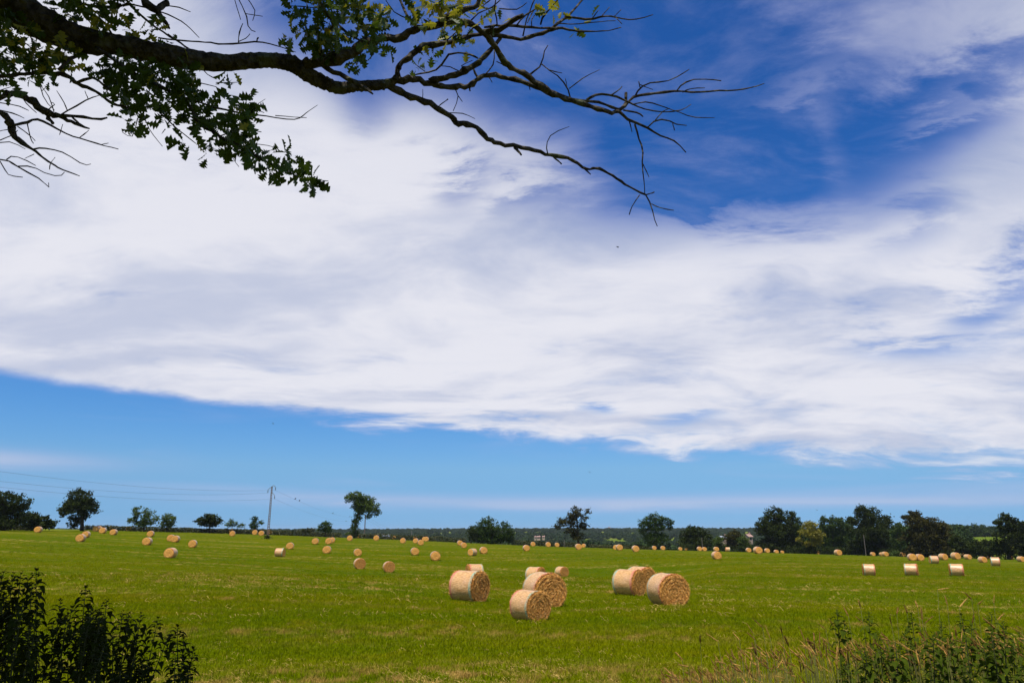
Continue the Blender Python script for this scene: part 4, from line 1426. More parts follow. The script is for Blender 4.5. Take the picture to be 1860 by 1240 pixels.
# ------------------------------------------------------------------ far buildings
def house(name, label, u, v, d, w, h, dep, rh, wall, roof, wins=2, turn=0.0):
    q = ray(u, v) * d                                    # foot of the front wall
    root = put(name, None, loc=tuple(q), label=label, cat='house' if name != 'barn' else 'barn')
    root.rotation_euler = (0, 0, turn)
    mb = MB()
    mb.box((0, dep / 2, h / 2 - 1.0), (w, dep, h + 2.0))
    mb.add([(-w / 2, 0.02, h), (-w / 2, dep - 0.02, h), (-w / 2, dep / 2, h + rh), (-w / 2 + 0.3, 0.02, h), (-w / 2 + 0.3, dep - 0.02, h), (-w / 2 + 0.3, dep / 2, h + rh)], [(0, 1, 2), (5, 4, 3), (0, 2, 5, 3), (1, 4, 5, 2)])
    mb.add([(w / 2 - 0.3, 0.02, h), (w / 2 - 0.3, dep - 0.02, h), (w / 2 - 0.3, dep / 2, h + rh), (w / 2, 0.02, h), (w / 2, dep - 0.02, h), (w / 2, dep / 2, h + rh)], [(0, 1, 2), (5, 4, 3), (0, 2, 5, 3), (1, 4, 5, 2)])
    put('wall', mb.mesh(name + '_wall', wall), root)
    rb = MB()
    e = 0.4
    for s in (0, 1):
        y0, y1 = (-e, dep / 2) if s == 0 else (dep + e, dep / 2)
        z0, z1 = h - e * rh / (dep / 2), h + rh
        V = [(-w / 2 - e, y0, z0 + 0.02), (w / 2 + e, y0, z0 + 0.02), (w / 2 + e, y1, z1 + 0.02), (-w / 2 - e, y1, z1 + 0.02)]
        V += [(a, b, c + 0.22) for a, b, c in V]
        rb.add(V, [(0, 1, 2, 3), (7, 6, 5, 4), (0, 4, 5, 1), (1, 5, 6, 2), (2, 6, 7, 3), (3, 7, 4, 0)])
    rf = put('roof', rb.mesh(name + '_roof', roof), root)
    if name != 'barn':
        cb = MB()
        cb.box((w * 0.36, dep / 2, h + rh + 0.5), (0.9, 0.6, 1.4))
        put('chimney', cb.mesh('chimney', M['tile']), rf)
    for k in range(wins):
        x = (k + 0.5) / wins * w - w / 2
        wb = MB()
        wb.box((x, -0.03, h * 0.55), (1.2, 0.12, 1.6))
        put('window', wb.mesh('house_window', M['pane']), root)


house('farmhouse', 'cream farmhouse with a pale roof among the woods on the far slope', 978.5, 978.0, 950, 4.3, 2.4, 6, 1.0, M['plaster'], M['tile'], 3, 0.1)
house('cottage', 'small cream outbuilding beside the far cream farmhouse', 972.6, 978.0, 945, 1.9, 2.3, 4, 0.7, M['plaster'], M['tile'], 1, 0.2)
house('cottage', 'narrow cream cottage on the tree side of the far farmhouse', 987.3, 977.6, 955, 3.0, 2.3, 4, 0.8, M['plaster'], M['tile'], 1, 0.0)
house('barn', 'low barn with a long pale grey roof behind the hedge past the leaning tree', 701, 977.0, 420, 4.0, 1.2, 4, 0.8, M['timber'], M['slate'], 0, 0.05)
house('farmhouse', 'house with pinkish gable half hidden between thorn tree and big oak', 1364, 981.0, 400, 2.9, 2.1, 3.5, 1.1, M['plaster'], M['tile'], 1, 0.5)
house('cottage', 'pale cottage glimpsed above the light green shrub', 1314, 983.0, 400, 3.4, 1.9, 4, 0.9, M['plaster'], M['slate'], 1, -0.2)

# water tower on the skyline
q = ray(1107, 966.5) * 2300
rt = put('water_tower', None, loc=(q[0], q[1], q[2] + 5.0), label='mushroom-shaped water tower on the wooded skyline', cat='water tower')
rt.scale = (0.95,) * 3


def lathe_z(st, seg=20):
    th = np.linspace(0, 2 * math.pi, seg, endpoint=False)
    v = np.concatenate([np.stack([r * np.cos(th), r * np.sin(th), np.full(seg, z)], 1) for z, r in st])
    f = [(i * seg + j, i * seg + (j + 1) % seg, (i + 1) * seg + (j + 1) % seg, (i + 1) * seg + j) for i in range(len(st) - 1) for j in range(seg)]
    f.append(tuple(range(seg))[::-1])
    f.append(tuple((len(st) - 1) * seg + j for j in range(seg)))
    mb = MB()
    mb.add(v, f)
    return mb


M['tower'] = plain('tower_concrete', (0.36, 0.27, 0.26), 0.9, 0.1, 0.3)
put('shaft', lathe_z([(-25, 2.0), (6.0, 1.7)]).mesh('tower_shaft', M['tower'], True), rt)
put('tank', lathe_z([(5.4, 1.9), (7, 2.6), (9, 4.0), (10.5, 4.6), (12.4, 4.6), (12.8, 4.0)]).mesh('tower_tank', M['tower'], True), rt)

# slim posts along the hedge
for uu, v0, v1, r, w_, mt, nm, lab, cat in ((1252.5, 976, 1000, 283, 0.10, 'timber', 'timber_pole', 'slim grey pole before the dome-shaped tree', 'pole'), (1528, 971, 1004, 274, 0.10, 'timber', 'timber_pole', 'bleached slim pole before the poplars', 'pole'), (1018.5, 980, 992, 233, 0.07, 'timber', 'fence_post', 'slim pale post by the hedge near the ragged brown tree', 'post')):
    b = on_land(uu, r)
    hh = ray(uu, v0)[2] / math.hypot(*ray(uu, v0)[:2]) * r - b[2]
    mb = MB()
    mb.tube([(0, 0, -0.3), (0, 0, hh * 0.5), (0, 0, hh)], [w_, w_ * 0.9, w_ * 0.75], 8)
    rt = put(nm, None, loc=tuple(b), label=lab, cat=cat)
    put('post', mb.mesh(nm, M[mt]), rt)
    cb = MB()
    cb.box((0, 0, hh - 0.25), (w_ * 3.2, w_ * 1.2, 0.14))
    put('cap', cb.mesh(nm + '_cap', M[mt]), rt)

# ------------------------------------------------------------------ grass of the field (uncountable)
def tuft(n, h, spread, wid, lean=0.45):
    V, Fc = [], []
    for k in range(n):
        a = R.uniform(0, 6.283)
        r = spread * math.sqrt(R.random())
        p = np.array([r * math.cos(a), r * math.sin(a), 0])
        b = R.uniform(0, 6.283)
        d = np.array([math.cos(b), math.sin(b), 0])
        s = np.array([-d[1], d[0], 0]) * wid * R.uniform(0.6, 1.3)
        hh = h * R.uniform(0.45, 1.15)
        l = R.uniform(0.1, 1.0) * lean * hh
        p1 = p + d * l * 0.35 + np.array([0, 0, hh * 0.6])
        p2 = p + d * l * 1.1 + np.array([0, 0, hh])
        i = len(V)
        V += [p - s, p + s, p1 + s * 0.8, p1 - s * 0.8, p2]
        Fc += [(i, i + 1, i + 2, i + 3), (i + 3, i + 2, i + 4)]
    me = new_mesh('grass_tuft', np.array(V), Fc, M['blade'])
    return me


def scatter_grass(name, label, r0, r1, per_m2, protos, s0, s1, azmax=0.80, fade=False):
    n = int(azmax * (r1 * r1 - r0 * r0) * per_m2)
    r = np.sqrt(R.uniform(r0 * r0, r1 * r1, n))
    az = R.uniform(-azmax, azmax, n)
    x, y = r * np.sin(az), r * np.cos(az)
    z = ground_v(x, y) - 0.01
    if fade:
        k = R.random(n) > ((r - r0) / (r1 - r0)) ** 0.8
        x, y, z, n = x[k], y[k], z[k], int(k.sum())
    rots = np.stack([R.normal(size=n) * 0.12, R.normal(size=n) * 0.12, R.uniform(0, 6.283, n)], 1)
    instancer(name, np.stack([x, y, z], 1), rots, R.uniform(s0, s1, n), protos, label=label)


G1 = [tuft(18, 0.085, 0.15, 0.0042, 0.7) for _ in range(4)]
G2 = [tuft(22, 0.095, 0.20, 0.0055, 0.7) for _ in range(4)]
G3 = [tuft(24, 0.105, 0.32, 0.0095, 0.7) for _ in range(4)]
scatter_grass('grass', 'short regrown grass close to the bank', 7.0, 17.0, 95, G1, 0.7, 1.45)
scatter_grass('grass', 'short regrown grass of the middle field', 17.0, 36.0, 46, G2, 0.7, 1.4)
scatter_grass('grass', 'short regrown grass of the outer field', 34.0, 150.0, 8.5, G3, 0.7, 1.3, 0.80, True)
# rough unmown strip under the camera
G4 = [tuft(14, 0.30, 0.12, 0.0045, 0.7) for _ in range(3)]
scatter_grass('grass', 'longer unmown grass on the bank', 2.2, 7.2, 45, G4, 0.6, 1.3, 0.95)


# hay dropped by the baler and dry cut stubble, in loose swaths
def loose_hay():
    protos = []
    for _ in range(4):
        V, Fc = [], []
        for k in range(4):
            a = R.uniform(0, 6.283)
            p = np.array([R.normal() * 0.09, R.normal() * 0.09, R.uniform(0.02, 0.10)])
            d = np.array([math.cos(a), math.sin(a), R.normal() * 0.45])
            d /= np.linalg.norm(d)
            ln = R.uniform(0.04, 0.13)
            w = np.cross(d, np.array([0, 0, 1.0]) + R.normal(size=3) * 0.5)
            w *= 0.0035 / np.linalg.norm(w)
            i = len(V)
            m = p + np.array([0, 0, 0.012])
            V += [p - d * ln - w, p - d * ln + w, m + w, m - w, p + d * ln + w, p + d * ln - w]
            Fc += [(i, i + 1, i + 2, i + 3), (i + 3, i + 2, i + 4, i + 5)]
        protos.append(new_mesh('hay_wisp', np.array(V), Fc, M['hay']))
    P_ = []
    for _ in range(80):
        r = 9 + 80 * R.random() ** 0.9
        az = R.uniform(-0.75, 0.75)
        cx, cy = r * math.sin(az), r * math.cos(az)
        n = int(R.integers(5, 30))
        L_ = R.uniform(0.3, 2.6)
        P_.append(np.stack([cx + R.normal(size=n) * L_, cy + R.normal(size=n) * 0.22 + 0.06 * R.normal() * L_], 1))
    n = 4200                                     # the dry verge nearest the bank
    r = 12.4 + np.abs(R.normal(size=n)) * 2.3
    az = R.uniform(-0.75, 0.75, n)
    k = np.sin(az * 31 + r * 1.7) + np.sin(az * 13 - r * 0.9 + 2) + R.normal(size=n) * 0.6 > 0.1
    P_.append(np.stack([r * np.sin(az), r * np.cos(az)], 1)[k])
    n = 1700                                     # single flecks everywhere
    r = np.sqrt(R.uniform(81, 60 * 60, n))
    az = R.uniform(-0.75, 0.75, n)
    P_.append(np.stack([r * np.sin(az), r * np.cos(az)], 1))
    p = np.concatenate(P_)
    z = ground_v(p[:, 0], p[:, 1]) + 0.01
    n = len(p)
    s = np.hypot(p[:, 0], p[:, 1])
    instancer('loose_hay', np.c_[p, z], np.stack([np.zeros(n), np.zeros(n), R.uniform(0, 6.283, n)], 1), R.uniform(0.6, 1.2, n) * np.clip(s / 26, 0.6, 1.25), protos, label='wisps of dry hay left lying in the grass')


loose_hay()


# ------------------------------------------------------------------ nettles and other herbs on the bank
def nettle_leaf():
    """toothed lance-shaped leaf, folded along the midrib, drooping; base at the origin, along +x, 1 long"""
    n = 7
    t = np.linspace(0, 1, n)
    wv = np.array([0.10, 0.30, 0.34, 0.30, 0.22, 0.12, 0.0])
    z = 0.10 * np.sin(t * math.pi) - 0.45 * t * t
    V, Fc = [], []
    for k in range(n):
        tooth = 0.92 if k % 2 else 1.08
        V += [(t[k], 0, z[k]), (t[k] - 0.03, wv[k] * tooth, z[k] + wv[k] * 0.35), (t[k] - 0.03, -wv[k] * tooth, z[k] + wv[k] * 0.35)]
    for k in range(n - 1):
        a, b = 3 * k, 3 * (k + 1)
        Fc += [(a, b, b + 1, a + 1), (a, a + 2, b + 2, b)]
    return np.array(V), Fc


NL_V, NL_F = nettle_leaf()
NLEAF = new_mesh('nettle_leaf', NL_V, NL_F, M['nettle'])
HLEAF = new_mesh('lit_nettle_leaf', NL_V, NL_F, M['herb'])


def rotz_to(d):
    return Vector(d).to_track_quat('X', 'Z').to_matrix()


def nettle(tip, label, group, separate=False, leaf='nettle', lsize=0.075, side=0.0, mass=None):
    """one stem with pairs of leaves; tip is a point in space, the foot straight below on the bank"""
    tip = np.array(tip)
    fx, fy = tip[0] + R.normal() * 0.07 + side, tip[1] + R.normal() * 0.07
    gz = ground(fx, fy)
    base = np.array([fx, fy, gz])
    h = tip[2] - gz
    path = smooth_path([(0, 0, -0.03), ((tip - base)[0] * 0.25, (tip - base)[1] * 0.25, h * 0.45), ((tip - base)[0] * 0.8, (tip - base)[1] * 0.8, h * 0.85), tip - base], 14)
    if mass is None:
        root = put('nettle', None, loc=tuple(base), label=label, cat='nettle', group=group)
    sb = MB()
    sb.tube(path, np.linspace(0.0055, 0.0016, 14), 5)
    if mass is not None:
        mass.add(np.concatenate(sb.v) + base, sb.f, 1)
    else:
        put('stem', sb.mesh('nettle_stem', M['stem']), root)
    V, Fc, n = [], [], 0
    k, s = 0, 0.015
    while s < h * 0.93:
        f = 1 - s / h
        j = f * 13
        i = min(int(j), 12)
        p = path[i] + (path[i + 1] - path[i]) * (j - i)
        grow = min(1.0, 0.24 + s / 0.24)
        for q in (0, 1):
            a = (k % 2) * math.pi / 2 + q * math.pi + R.normal() * 0.3 + tip[0] * 7
            el = R.uniform(0.15, 0.75) - 0.55 * min(1, s / 0.25) + (0.5 if s < 0.04 else 0)
            d = (math.cos(a) * math.cos(el), math.sin(a) * math.cos(el), math.sin(el))
            sz = lsize * grow * R.uniform(0.75, 1.2)
            if separate:
                o = put('leaf', NLEAF if leaf == 'nettle' else HLEAF, root)
                o.matrix_local = Matrix.Translation(Vector(p) + Vector(d) * 0.012) @ rotz_to(d).to_4x4() @ Matrix.Scale(sz, 4)
            else:
                mm = np.array(rotz_to(d))
                V.append((NL_V * sz) @ mm.T + p + np.array(d) * 0.012)
                Fc += [tuple(w + n for w in ff) for ff in NL_F]
                n += len(NL_V)
        # a side shoot now and then
        k += 1
        s += (0.020 + 0.030 * min(1, s / 0.15)) * R.uniform(0.8, 1.2)
    if mass is not None:
        mass.add(np.concatenate(V) + base, Fc, 0)
        return None
    if not separate:
        put('leaves', new_mesh('nettle_leaves', np.concatenate(V), Fc, M[leaf]), root, kind='stuff')
    return root


GL = 'nettles in the shaded corner under the branch'
GR = 'nettles among the seeding grass'
LEFT = [
    (8, 1036, 4.3, 'tall shaded nettle at the very edge of the picture, beside three others'), (24, 1042, 4.6, 'shaded nettle second from the picture edge in the tallest clump'),
    (38, 1040, 4.4, 'shaded nettle in the middle of the tallest clump at the picture edge'), (66, 1034, 4.5, 'shaded nettle on the open side of the tallest clump, highest tip'),
    (58, 1062, 4.3, 'shaded nettle leaning out below the highest tip of the edge clump'), (67, 1098, 4.2, 'shorter shaded nettle on the flank of the edge clump'),
    (156, 1066, 4.6, 'pointed shaded nettle rising as the peak of the middle clump'), (110, 1090, 4.5, 'shaded nettle on the edge side of the middle clump'),
    (132, 1102, 4.4, 'shaded nettle between two peaks of the middle clump'), (194, 1090, 4.7, 'shaded nettle with a crown of leaves on the field side of the middle clump'),
    (182, 1120, 4.5, 'lower shaded nettle on the field flank of the middle clump'), (96, 1132, 4.3, 'bent shaded nettle in the gap between edge and middle clumps'),
    (223, 1111, 4.6, 'tallest shaded nettle of the third clump'), (234, 1115, 4.5, 'shaded nettle close beside the tallest of the third clump'),
    (256, 1114, 4.7, 'shaded nettle in the middle top of the third clump'), (287, 1124, 4.7, 'shaded nettle beginning the downward slope of the third clump'),
    (322, 1136, 4.8, 'outlying shaded nettle with a tufted tip over the field grass'), (334, 1158, 4.7, 'shaded nettle below the outlying tufted one'),
    (351, 1177, 4.8, 'outermost shaded nettle reaching over the shadow on the grass'), (308, 1150, 4.5, 'shaded nettle inside the slope of the third clump'),
    (205, 1150, 4.3, 'low shaded nettle in the dip between middle and third clumps'), (346, 1205, 4.6, 'lowest outlying shaded nettle beside the shadow'),
]
for k, (u, v, d, lab) in enumerate(LEFT):
    nettle(ray(u, v) * d, lab, GL, separate=k in (0, 3, 6, 9, 12, 16, 18), lsize=0.064)
MASS = MB()
for k in range(88):
    u = R.uniform(-90, 345) if k < 60 else R.uniform(-480, -60)
    top = np.interp(u, [-90, 52, 72, 112, 160, 200, 215, 230, 300, 345], [1030, 1075, 1180, 1115, 1085, 1110, 1150, 1125, 1140, 1200])
    d = R.uniform(3.5, 4.9)
    v = top + R.uniform(8, 90)
    nettle(ray(u, v) * d, '', GL, lsize=0.062, mass=MASS)
put('undergrowth', MASS.mesh('undergrowth', [M['nettle'], M['stem']]), kind='stuff', label='black shaded mass of nettles filling the corner')
RIGHT = [
    (1520, 1106, 4.8, 'slender nettle standing apart at the grassy end of the herb patch'), (1533, 1128, 4.7, 'nettle leaning beside the slender one at the grassy end'),
    (1578, 1114, 4.9, 'open-leaved nettle second from the grassy end'), (1592, 1150, 4.6, 'drooping dark nettle under the open-leaved one'),
    (1655, 1114, 4.9, 'upright nettle with tiers of leaves in the middle of the herb patch'), (1642, 1150, 4.6, 'shorter nettle beside the upright tiered one'),
    (1710, 1131, 4.8, 'fine-leaved nettle just past the upright tiered one'), (1746, 1116, 4.9, 'airy nettle with small leaves and long bare tip'),
    (1765, 1135, 4.7, 'nettle between the airy one and the tall edge one'), (1800, 1114, 4.8, 'tall dense nettle near the edge of the picture with seed heads across it'),
    (1822, 1131, 4.7, 'nettle with broad outstretched leaves beside the tall dense one'), (1851, 1150, 4.6, 'nettle cut by the picture edge in the herb patch'),
    (1560, 1172, 4.5, 'low nettle with a long hanging leaf at the grassy end'), (1612, 1185, 4.5, 'low nettle sunk among grass in the middle of the patch'),
]
for k, (u, v, d, lab) in enumerate(RIGHT):
    nettle(ray(u, v) * d, lab, GR, separate=k in (0, 2, 4, 7, 9, 10), lsize=0.060, leaf='herb')
MASS = MB()
for k in range(104):
    u = R.uniform(1940, 2260) if k > 83 else R.uniform(1590, 1960) if k > 14 else R.uniform(1530, 1640)
    top = np.interp(u, [1530, 1600, 1700, 1800, 1960], [1180, 1150, 1135, 1128, 1120])
    d = R.uniform(3.7, 4.9)
    nettle(ray(u, top + 15 + 100 * R.random()) * d, '', GR, lsize=0.058, mass=MASS)
put('undergrowth', MASS.mesh('undergrowth', [M['herb'], M['stem']]), kind='stuff', label='leafy base of the herb patch under the seeding grass')


# ------------------------------------------------------------------ seeding grass
def seed_head_part(p0, p1, r):
    """a dense bristly spike from p0 to p1"""
    n = 9
    t = np.linspace(0, 1, n)[:, None]
    mb = MB()
    mb.tube(p0 * (1 - t) + p1 * t, r * np.array([0.5, 0.95, 1.0, 1.0, 0.95, 0.9, 0.75, 0.55, 0.2]), 6, 0.25)
    d = p1 - p0
    L_ = np.linalg.norm(d)
    d = d / L_
    V = []
    for k in range(26):
        s = R.random()
        c = p0 + (p1 - p0) * s
        o = np.cross(d, R.normal(size=3))
        o /= np.linalg.norm(o)
        w = np.cross(d, o) * r * 0.35
        b = c + o * r * 0.8
        e = c + o * r * 1.9 + d * r * 2.6
        V.append([b - w, b + w, e + w * 0.4, e - w * 0.4])
    V = np.array(V).reshape(-1, 3)
    mb.add(V, [(4 * i, 4 * i + 1, 4 * i + 2, 4 * i + 3) for i in range(26)])
    return mb


def stalk_geo(head_tip, head_base):
    fx = head_base[0] + (head_base[0] - head_tip[0]) * R.uniform(1.2, 2.4) + R.normal() * 0.03
    fy = head_base[1] + R.normal() * 0.06
    gz = ground(fx, fy)
    return np.array([fx, fy, gz])


def grass_stalk(u0, v0, u1, v1, d, r, mat, label):
    a, b = ray(u0, v0) * (d + R.normal() * 0.03), ray(u1, v1) * d
    foot = stalk_geo(a, b)
    root = put('grass_stalk', None, loc=tuple(foot), label=label, cat='grass stalk', group='seed-headed grass stalks along the bank')
    mb = MB()
    mid = foot * 0.5 + b * 0.5 + np.array([(foot[0] - b[0]) * -0.12, 0, 0.02])
    mb.tube(smooth_path([foot, mid, b], 10) - foot, np.linspace(0.0026, 0.0014, 10), 4)
    put('stem', mb.mesh('stalk_stem', M['stalk']), root)
    put('seed_head', seed_head_part(b - foot, a - foot, r * 0.66).mesh('seed_head', M[mat]), root)


ST = [
    (1271.5, 1155, 1272, 1167, 4.8, .006, 'seed_brown', 'short dark upright seed head standing apart in the open grass'),
    (1282, 1149, 1304, 1164, 4.8, .005, 'seed_pale', 'thin pale seed head slanting beside the isolated dark one'),
    (1366, 1121, 1385, 1139, 4.9, .0045, 'seed_brown', 'long thin dark seed head slanting highest at the open end'),
    (1356, 1131, 1369, 1151, 4.9, .0045, 'seed_pale', 'long straw-coloured seed head under the highest dark slanting one'),
    (1331, 1148, 1343, 1161, 4.8, .0045, 'seed_pale', 'pale slanting seed head between the isolated dark one and the taller group'),
    (1357, 1148, 1372, 1161, 4.8, .005, 'seed_brown', 'brown slanting seed head below the long straw-coloured one'),
    (1390, 1135, 1399, 1159, 4.9, .005, 'seed_pale', 'steep straw-coloured seed head past the long slanting ones'),
    (1418, 1138, 1421, 1150, 4.8, .0055, 'seed_brown', 'nearly black upright seed head over the thick of the grass'),
    (1424, 1153, 1433, 1173, 4.7, .008, 'seed_brown', 'stout brown seed head below the nearly black upright one'),
    (1452, 1138, 1462, 1164, 4.8, .0045, 'seed_brown', 'slim dark seed head leaning before two upright dark ones'),
    (1466, 1157, 1474, 1171, 4.7, .0065, 'seed_brown', 'thick dark seed head at the foot of the slim leaning one'),
    (1478, 1148, 1479, 1163, 4.7, .0065, 'seed_brown', 'first of two upright black seed heads standing side by side'),
    (1488.5, 1147, 1489, 1171, 4.7, .0055, 'seed_brown', 'second of two upright black seed heads standing side by side'),
    (1367, 1170, 1374, 1189, 4.6, .009, 'seed_brown', 'fat dark seed head in the middle of the slanting grass'),
    (1485, 1130, 1500, 1143, 4.9, .0045, 'seed_pale', 'pale slanting seed head just before the slender nettle'),
    (1505, 1122, 1515, 1137, 4.9, .005, 'seed_pale', 'short straw-coloured seed head touching the slender nettle'),
    (1532, 1101, 1541, 1118, 4.9, .005, 'seed_brown', 'brownish seed head rising beside the slender nettle tip'),
    (1559.5, 1090, 1563, 1102, 5.0, .006, 'seed_pale', 'whitish upright seed head high above the open-leaved nettle'),
    (1553, 1118, 1567, 1130, 4.9, .0045, 'seed_brown', 'dark thin seed head slanting before the open-leaved nettle'),
    (1616, 1119, 1619, 1133, 4.9, .005, 'seed_brown', 'upright brown seed head in the gap past the open-leaved nettle'),
    (1631, 1104, 1629, 1114, 4.9, .006, 'seed_brown', 'short brown seed head leaning towards the upright tiered nettle'),
    (1642.5, 1098, 1648, 1113, 4.9, .006, 'seed_brown', 'dark seed head just before the tip of the upright tiered nettle'),
    (1662, 1090, 1667, 1103, 4.9, .006, 'seed_pale', 'straw-coloured seed head above the upright tiered nettle'),
    (1673, 1103, 1675, 1125, 4.9, .008, 'seed_pale', 'stout pale seed head beside the upright tiered nettle'),
    (1695, 1118, 1680, 1131, 4.9, .0045, 'seed_brown', 'arching brown seed head leaning away from the tiered nettle'),
    (1716, 1081, 1721, 1098, 5.0, .0045, 'seed_brown', 'thin dark seed head alone against the open grass'),
    (1752, 1075, 1765, 1088, 5.0, .006, 'seed_brown', 'brown upper arm of the bent seed head, highest of the patch'),
    (1758, 1084, 1743, 1102, 5.0, .006, 'seed_pale', 'pale drooping seed head crossing the highest brown one'),
    (1724, 1067.5, 1703, 1070, 5.1, .005, 'seed_pale', 'almost level seed head floating highest over the grass'),
    (1785, 1090, 1776, 1097, 5.0, .006, 'seed_pale', 'short pale seed head pointing away from the bent one'),
    (1806, 1080, 1805, 1095, 5.0, .0045, 'seed_pale', 'thin upright straw-coloured head near the picture edge'),
    (1769, 1117, 1766, 1131, 4.9, .006, 'seed_brown', 'dark upright seed head before the tall dense nettle'),
    (1785, 1121, 1808, 1141, 4.6, .008, 'seed_pale', 'long pale seed head slanting across the tall dense nettle'),
    (1823, 1114, 1812, 1125, 4.9, .006, 'seed_pale', 'pale seed head leaning outward past the tall dense nettle'),
    (1800, 1152, 1832, 1174, 4.5, .009, 'seed_pale', 'longest thick pale seed head lying over the herb patch'),
    (1798, 1171, 1813, 1196, 4.5, .009, 'seed_pale', 'thick pale seed head below the longest one'),
    (1735, 1142, 1737, 1155, 4.7, .008, 'seed_pale', 'stout pinkish seed head before the airy nettle'),
    (1637, 1205, 1648, 1224, 4.4, .010, 'seed_pale', 'thick blurred seed head low in the middle of the herb patch'),
    (1206, 1211, 1219, 1224, 4.6, .006, 'seed_pale', 'first slanting straw-coloured head at the open tip of the patch'),
    (1227, 1183, 1240, 1198, 4.7, .006, 'seed_pale', 'twin straw-coloured head above the open tip of the patch'),
]
for s in ST:
    grass_stalk(*s)


def seeding_grass():
    """the rest of the tall grass: too tangled to count"""
    mbs = [MB(), MB(), MB()]
    for k in range(520):
        u = 1195 + (1900 - 1195) * R.random() ** 1.05
        top = np.interp(u, [1195, 1300, 1400, 1500, 1700, 1900], [1212, 1180, 1160, 1150, 1140, 1130])
        v = top + abs(R.normal()) * 34 + R.uniform(0, 18)
        if v > 1270:
            continue
        d = R.uniform(4.1, 5.0)
        a = ray(u, v) * d
        ln = R.uniform(0.035, 0.085)
        lean = R.normal(0.55, 0.45)
        b = a + np.array([math.sin(lean), R.normal() * 0.25, -math.cos(lean)]) * ln
        foot = stalk_geo(a, b)
        pth = smooth_path([foot, foot * 0.5 + b * 0.5 + np.array([(foot[0] - b[0]) * -0.12, 0, 0]), b], 5)
        mbs[2].tube(pth, np.linspace(0.0024, 0.0012, 5), 3, caps=False)
        sh = seed_head_part(b, a, R.uniform(0.0022, 0.004))
        w = 0 if R.random() < 0.58 else 1
        mbs[w].add(np.concatenate(sh.v), sh.f)
    v = np.concatenate([np.concatenate(m.v) for m in mbs])
    f, mi, n = [], [], 0
    for i, m in enumerate(mbs):
        f += [tuple(q + n for q in ff) for ff in m.f]
        mi += [i] * len(m.f)
        n += m.n
    put('tall_grass', new_mesh('tall_grass', v, f, [M['seed_pale'], M['seed_brown'], M['stalk']], mi), kind='stuff', label='tangled seeding grass along the bank')
    # long leaves at its foot
    n = 3600
    az = R.uniform(az_of(1190), az_of(2000), n)
    r = R.uniform(3.2, 5.4, n)
    x, y = r * np.sin(az), r * np.cos(az)
    z = ground_v(x, y) - 0.02
    pro = []
    for _ in range(3):
        me = tuft(9, 0.62, 0.07, 0.004, 0.6)
        me.materials[0] = M['longblade']
        pro.append(me)
    rots = np.stack([R.normal(size=n) * 0.15, -abs(R.normal(size=n)) * 0.25, R.uniform(0, 6.28, n)], 1)
    dens = np.interp(az, [az_of(1190), az_of(1400), az_of(1900)], [0.35, 0.8, 1.0])
    instancer('tall_grass', np.stack([x, y, z], 1), rots, R.uniform(0.6, 1.15, n) * dens, pro, label='long leaves at the foot of the seeding grass')


M['longblade'] = leaf_material('long_grass_leaf', (0.06, 0.10, 0.008), (0.12, 0.14, 0.02), (0.26, 0.19, 0.07), 6.0, 0.25)
seeding_grass()

# ------------------------------------------------------------------ the oak overhead
OAK = put('oak_tree', None, loc=(-6.6, 1.2, ground(-6.6, 1.2)), label='old oak whose heavy bough and leafy dead-tipped branches hang over the field', cat='tree')
O0 = np.array(OAK.location)
NODES = []                                            # known points of the branch work: u, v, depth


def depth_near(u, v):
    if not NODES:
        return 5.2
    a = np.array(NODES)
    return float(a[int(np.argmin((a[:, 0] - u) ** 2 + (a[:, 1] - v) ** 2)), 2])


def branch(pts, d0=None, d1=None, name='branch', mat='bark', seg=7, wig=1.0, parent=OAK):
    """a limb traced by its course over the sky; it has its own distance, taper and knobbly bark"""
    p = np.array([q if len(q) == 3 else (*q, np.nan) for q in pts], float)
    w = p[:, 2]
    ok = ~np.isnan(w)
    p[:, 2] = np.interp(np.arange(len(w)), np.arange(len(w))[ok], w[ok])
    if d0 is None:
        d0 = depth_near(p[0, 0], p[0, 1])
    L_ = np.hypot(np.diff(p[:, 0]), np.diff(p[:, 1])).sum()
    if d1 is None:
        d1 = d0 + R.uniform(-1, 1) * min(0.9, L_ / F * d0 * 0.7)
    n = max(5, int(L_ / (9 if name == 'bough' else 9 if p[:, 2].mean() > 5 else 12)))
    if name == 'bough':
        wig *= 0.12
    s = smooth_path(p, n)
    t = np.linspace(0, 1, n)
    dd = d0 + (d1 - d0) * t + 0.03 * np.cumsum(R.normal(size=n)) / math.sqrt(n)
    q = np.array([ray(a, b) * c for (a, b, _), c in zip(s, dd)])
    rr = np.maximum(s[:, 2], 1.0) * dd / F / 2
    if n > 4:
        q[1:-1] += R.normal(size=(n - 2, 3)) * (rr[1:-1, None] * 0.22 * wig)
    knob = 1 + (0.03 if name == 'bough' else 0.13) * R.normal(size=n)
    mb = MB()
    mb.tube(q - O0, rr * np.clip(knob, 0.75, 1.35), seg if p[:, 2].max() > 5 else 5, (0.085 if name == 'bough' else 0.12) if p[:, 2].max() > 5 else 0.05)
    for a, c in zip(s, dd):
        NODES.append((a[0], a[1], c))
    return put(name, mb.mesh(name, M[mat], True), parent)


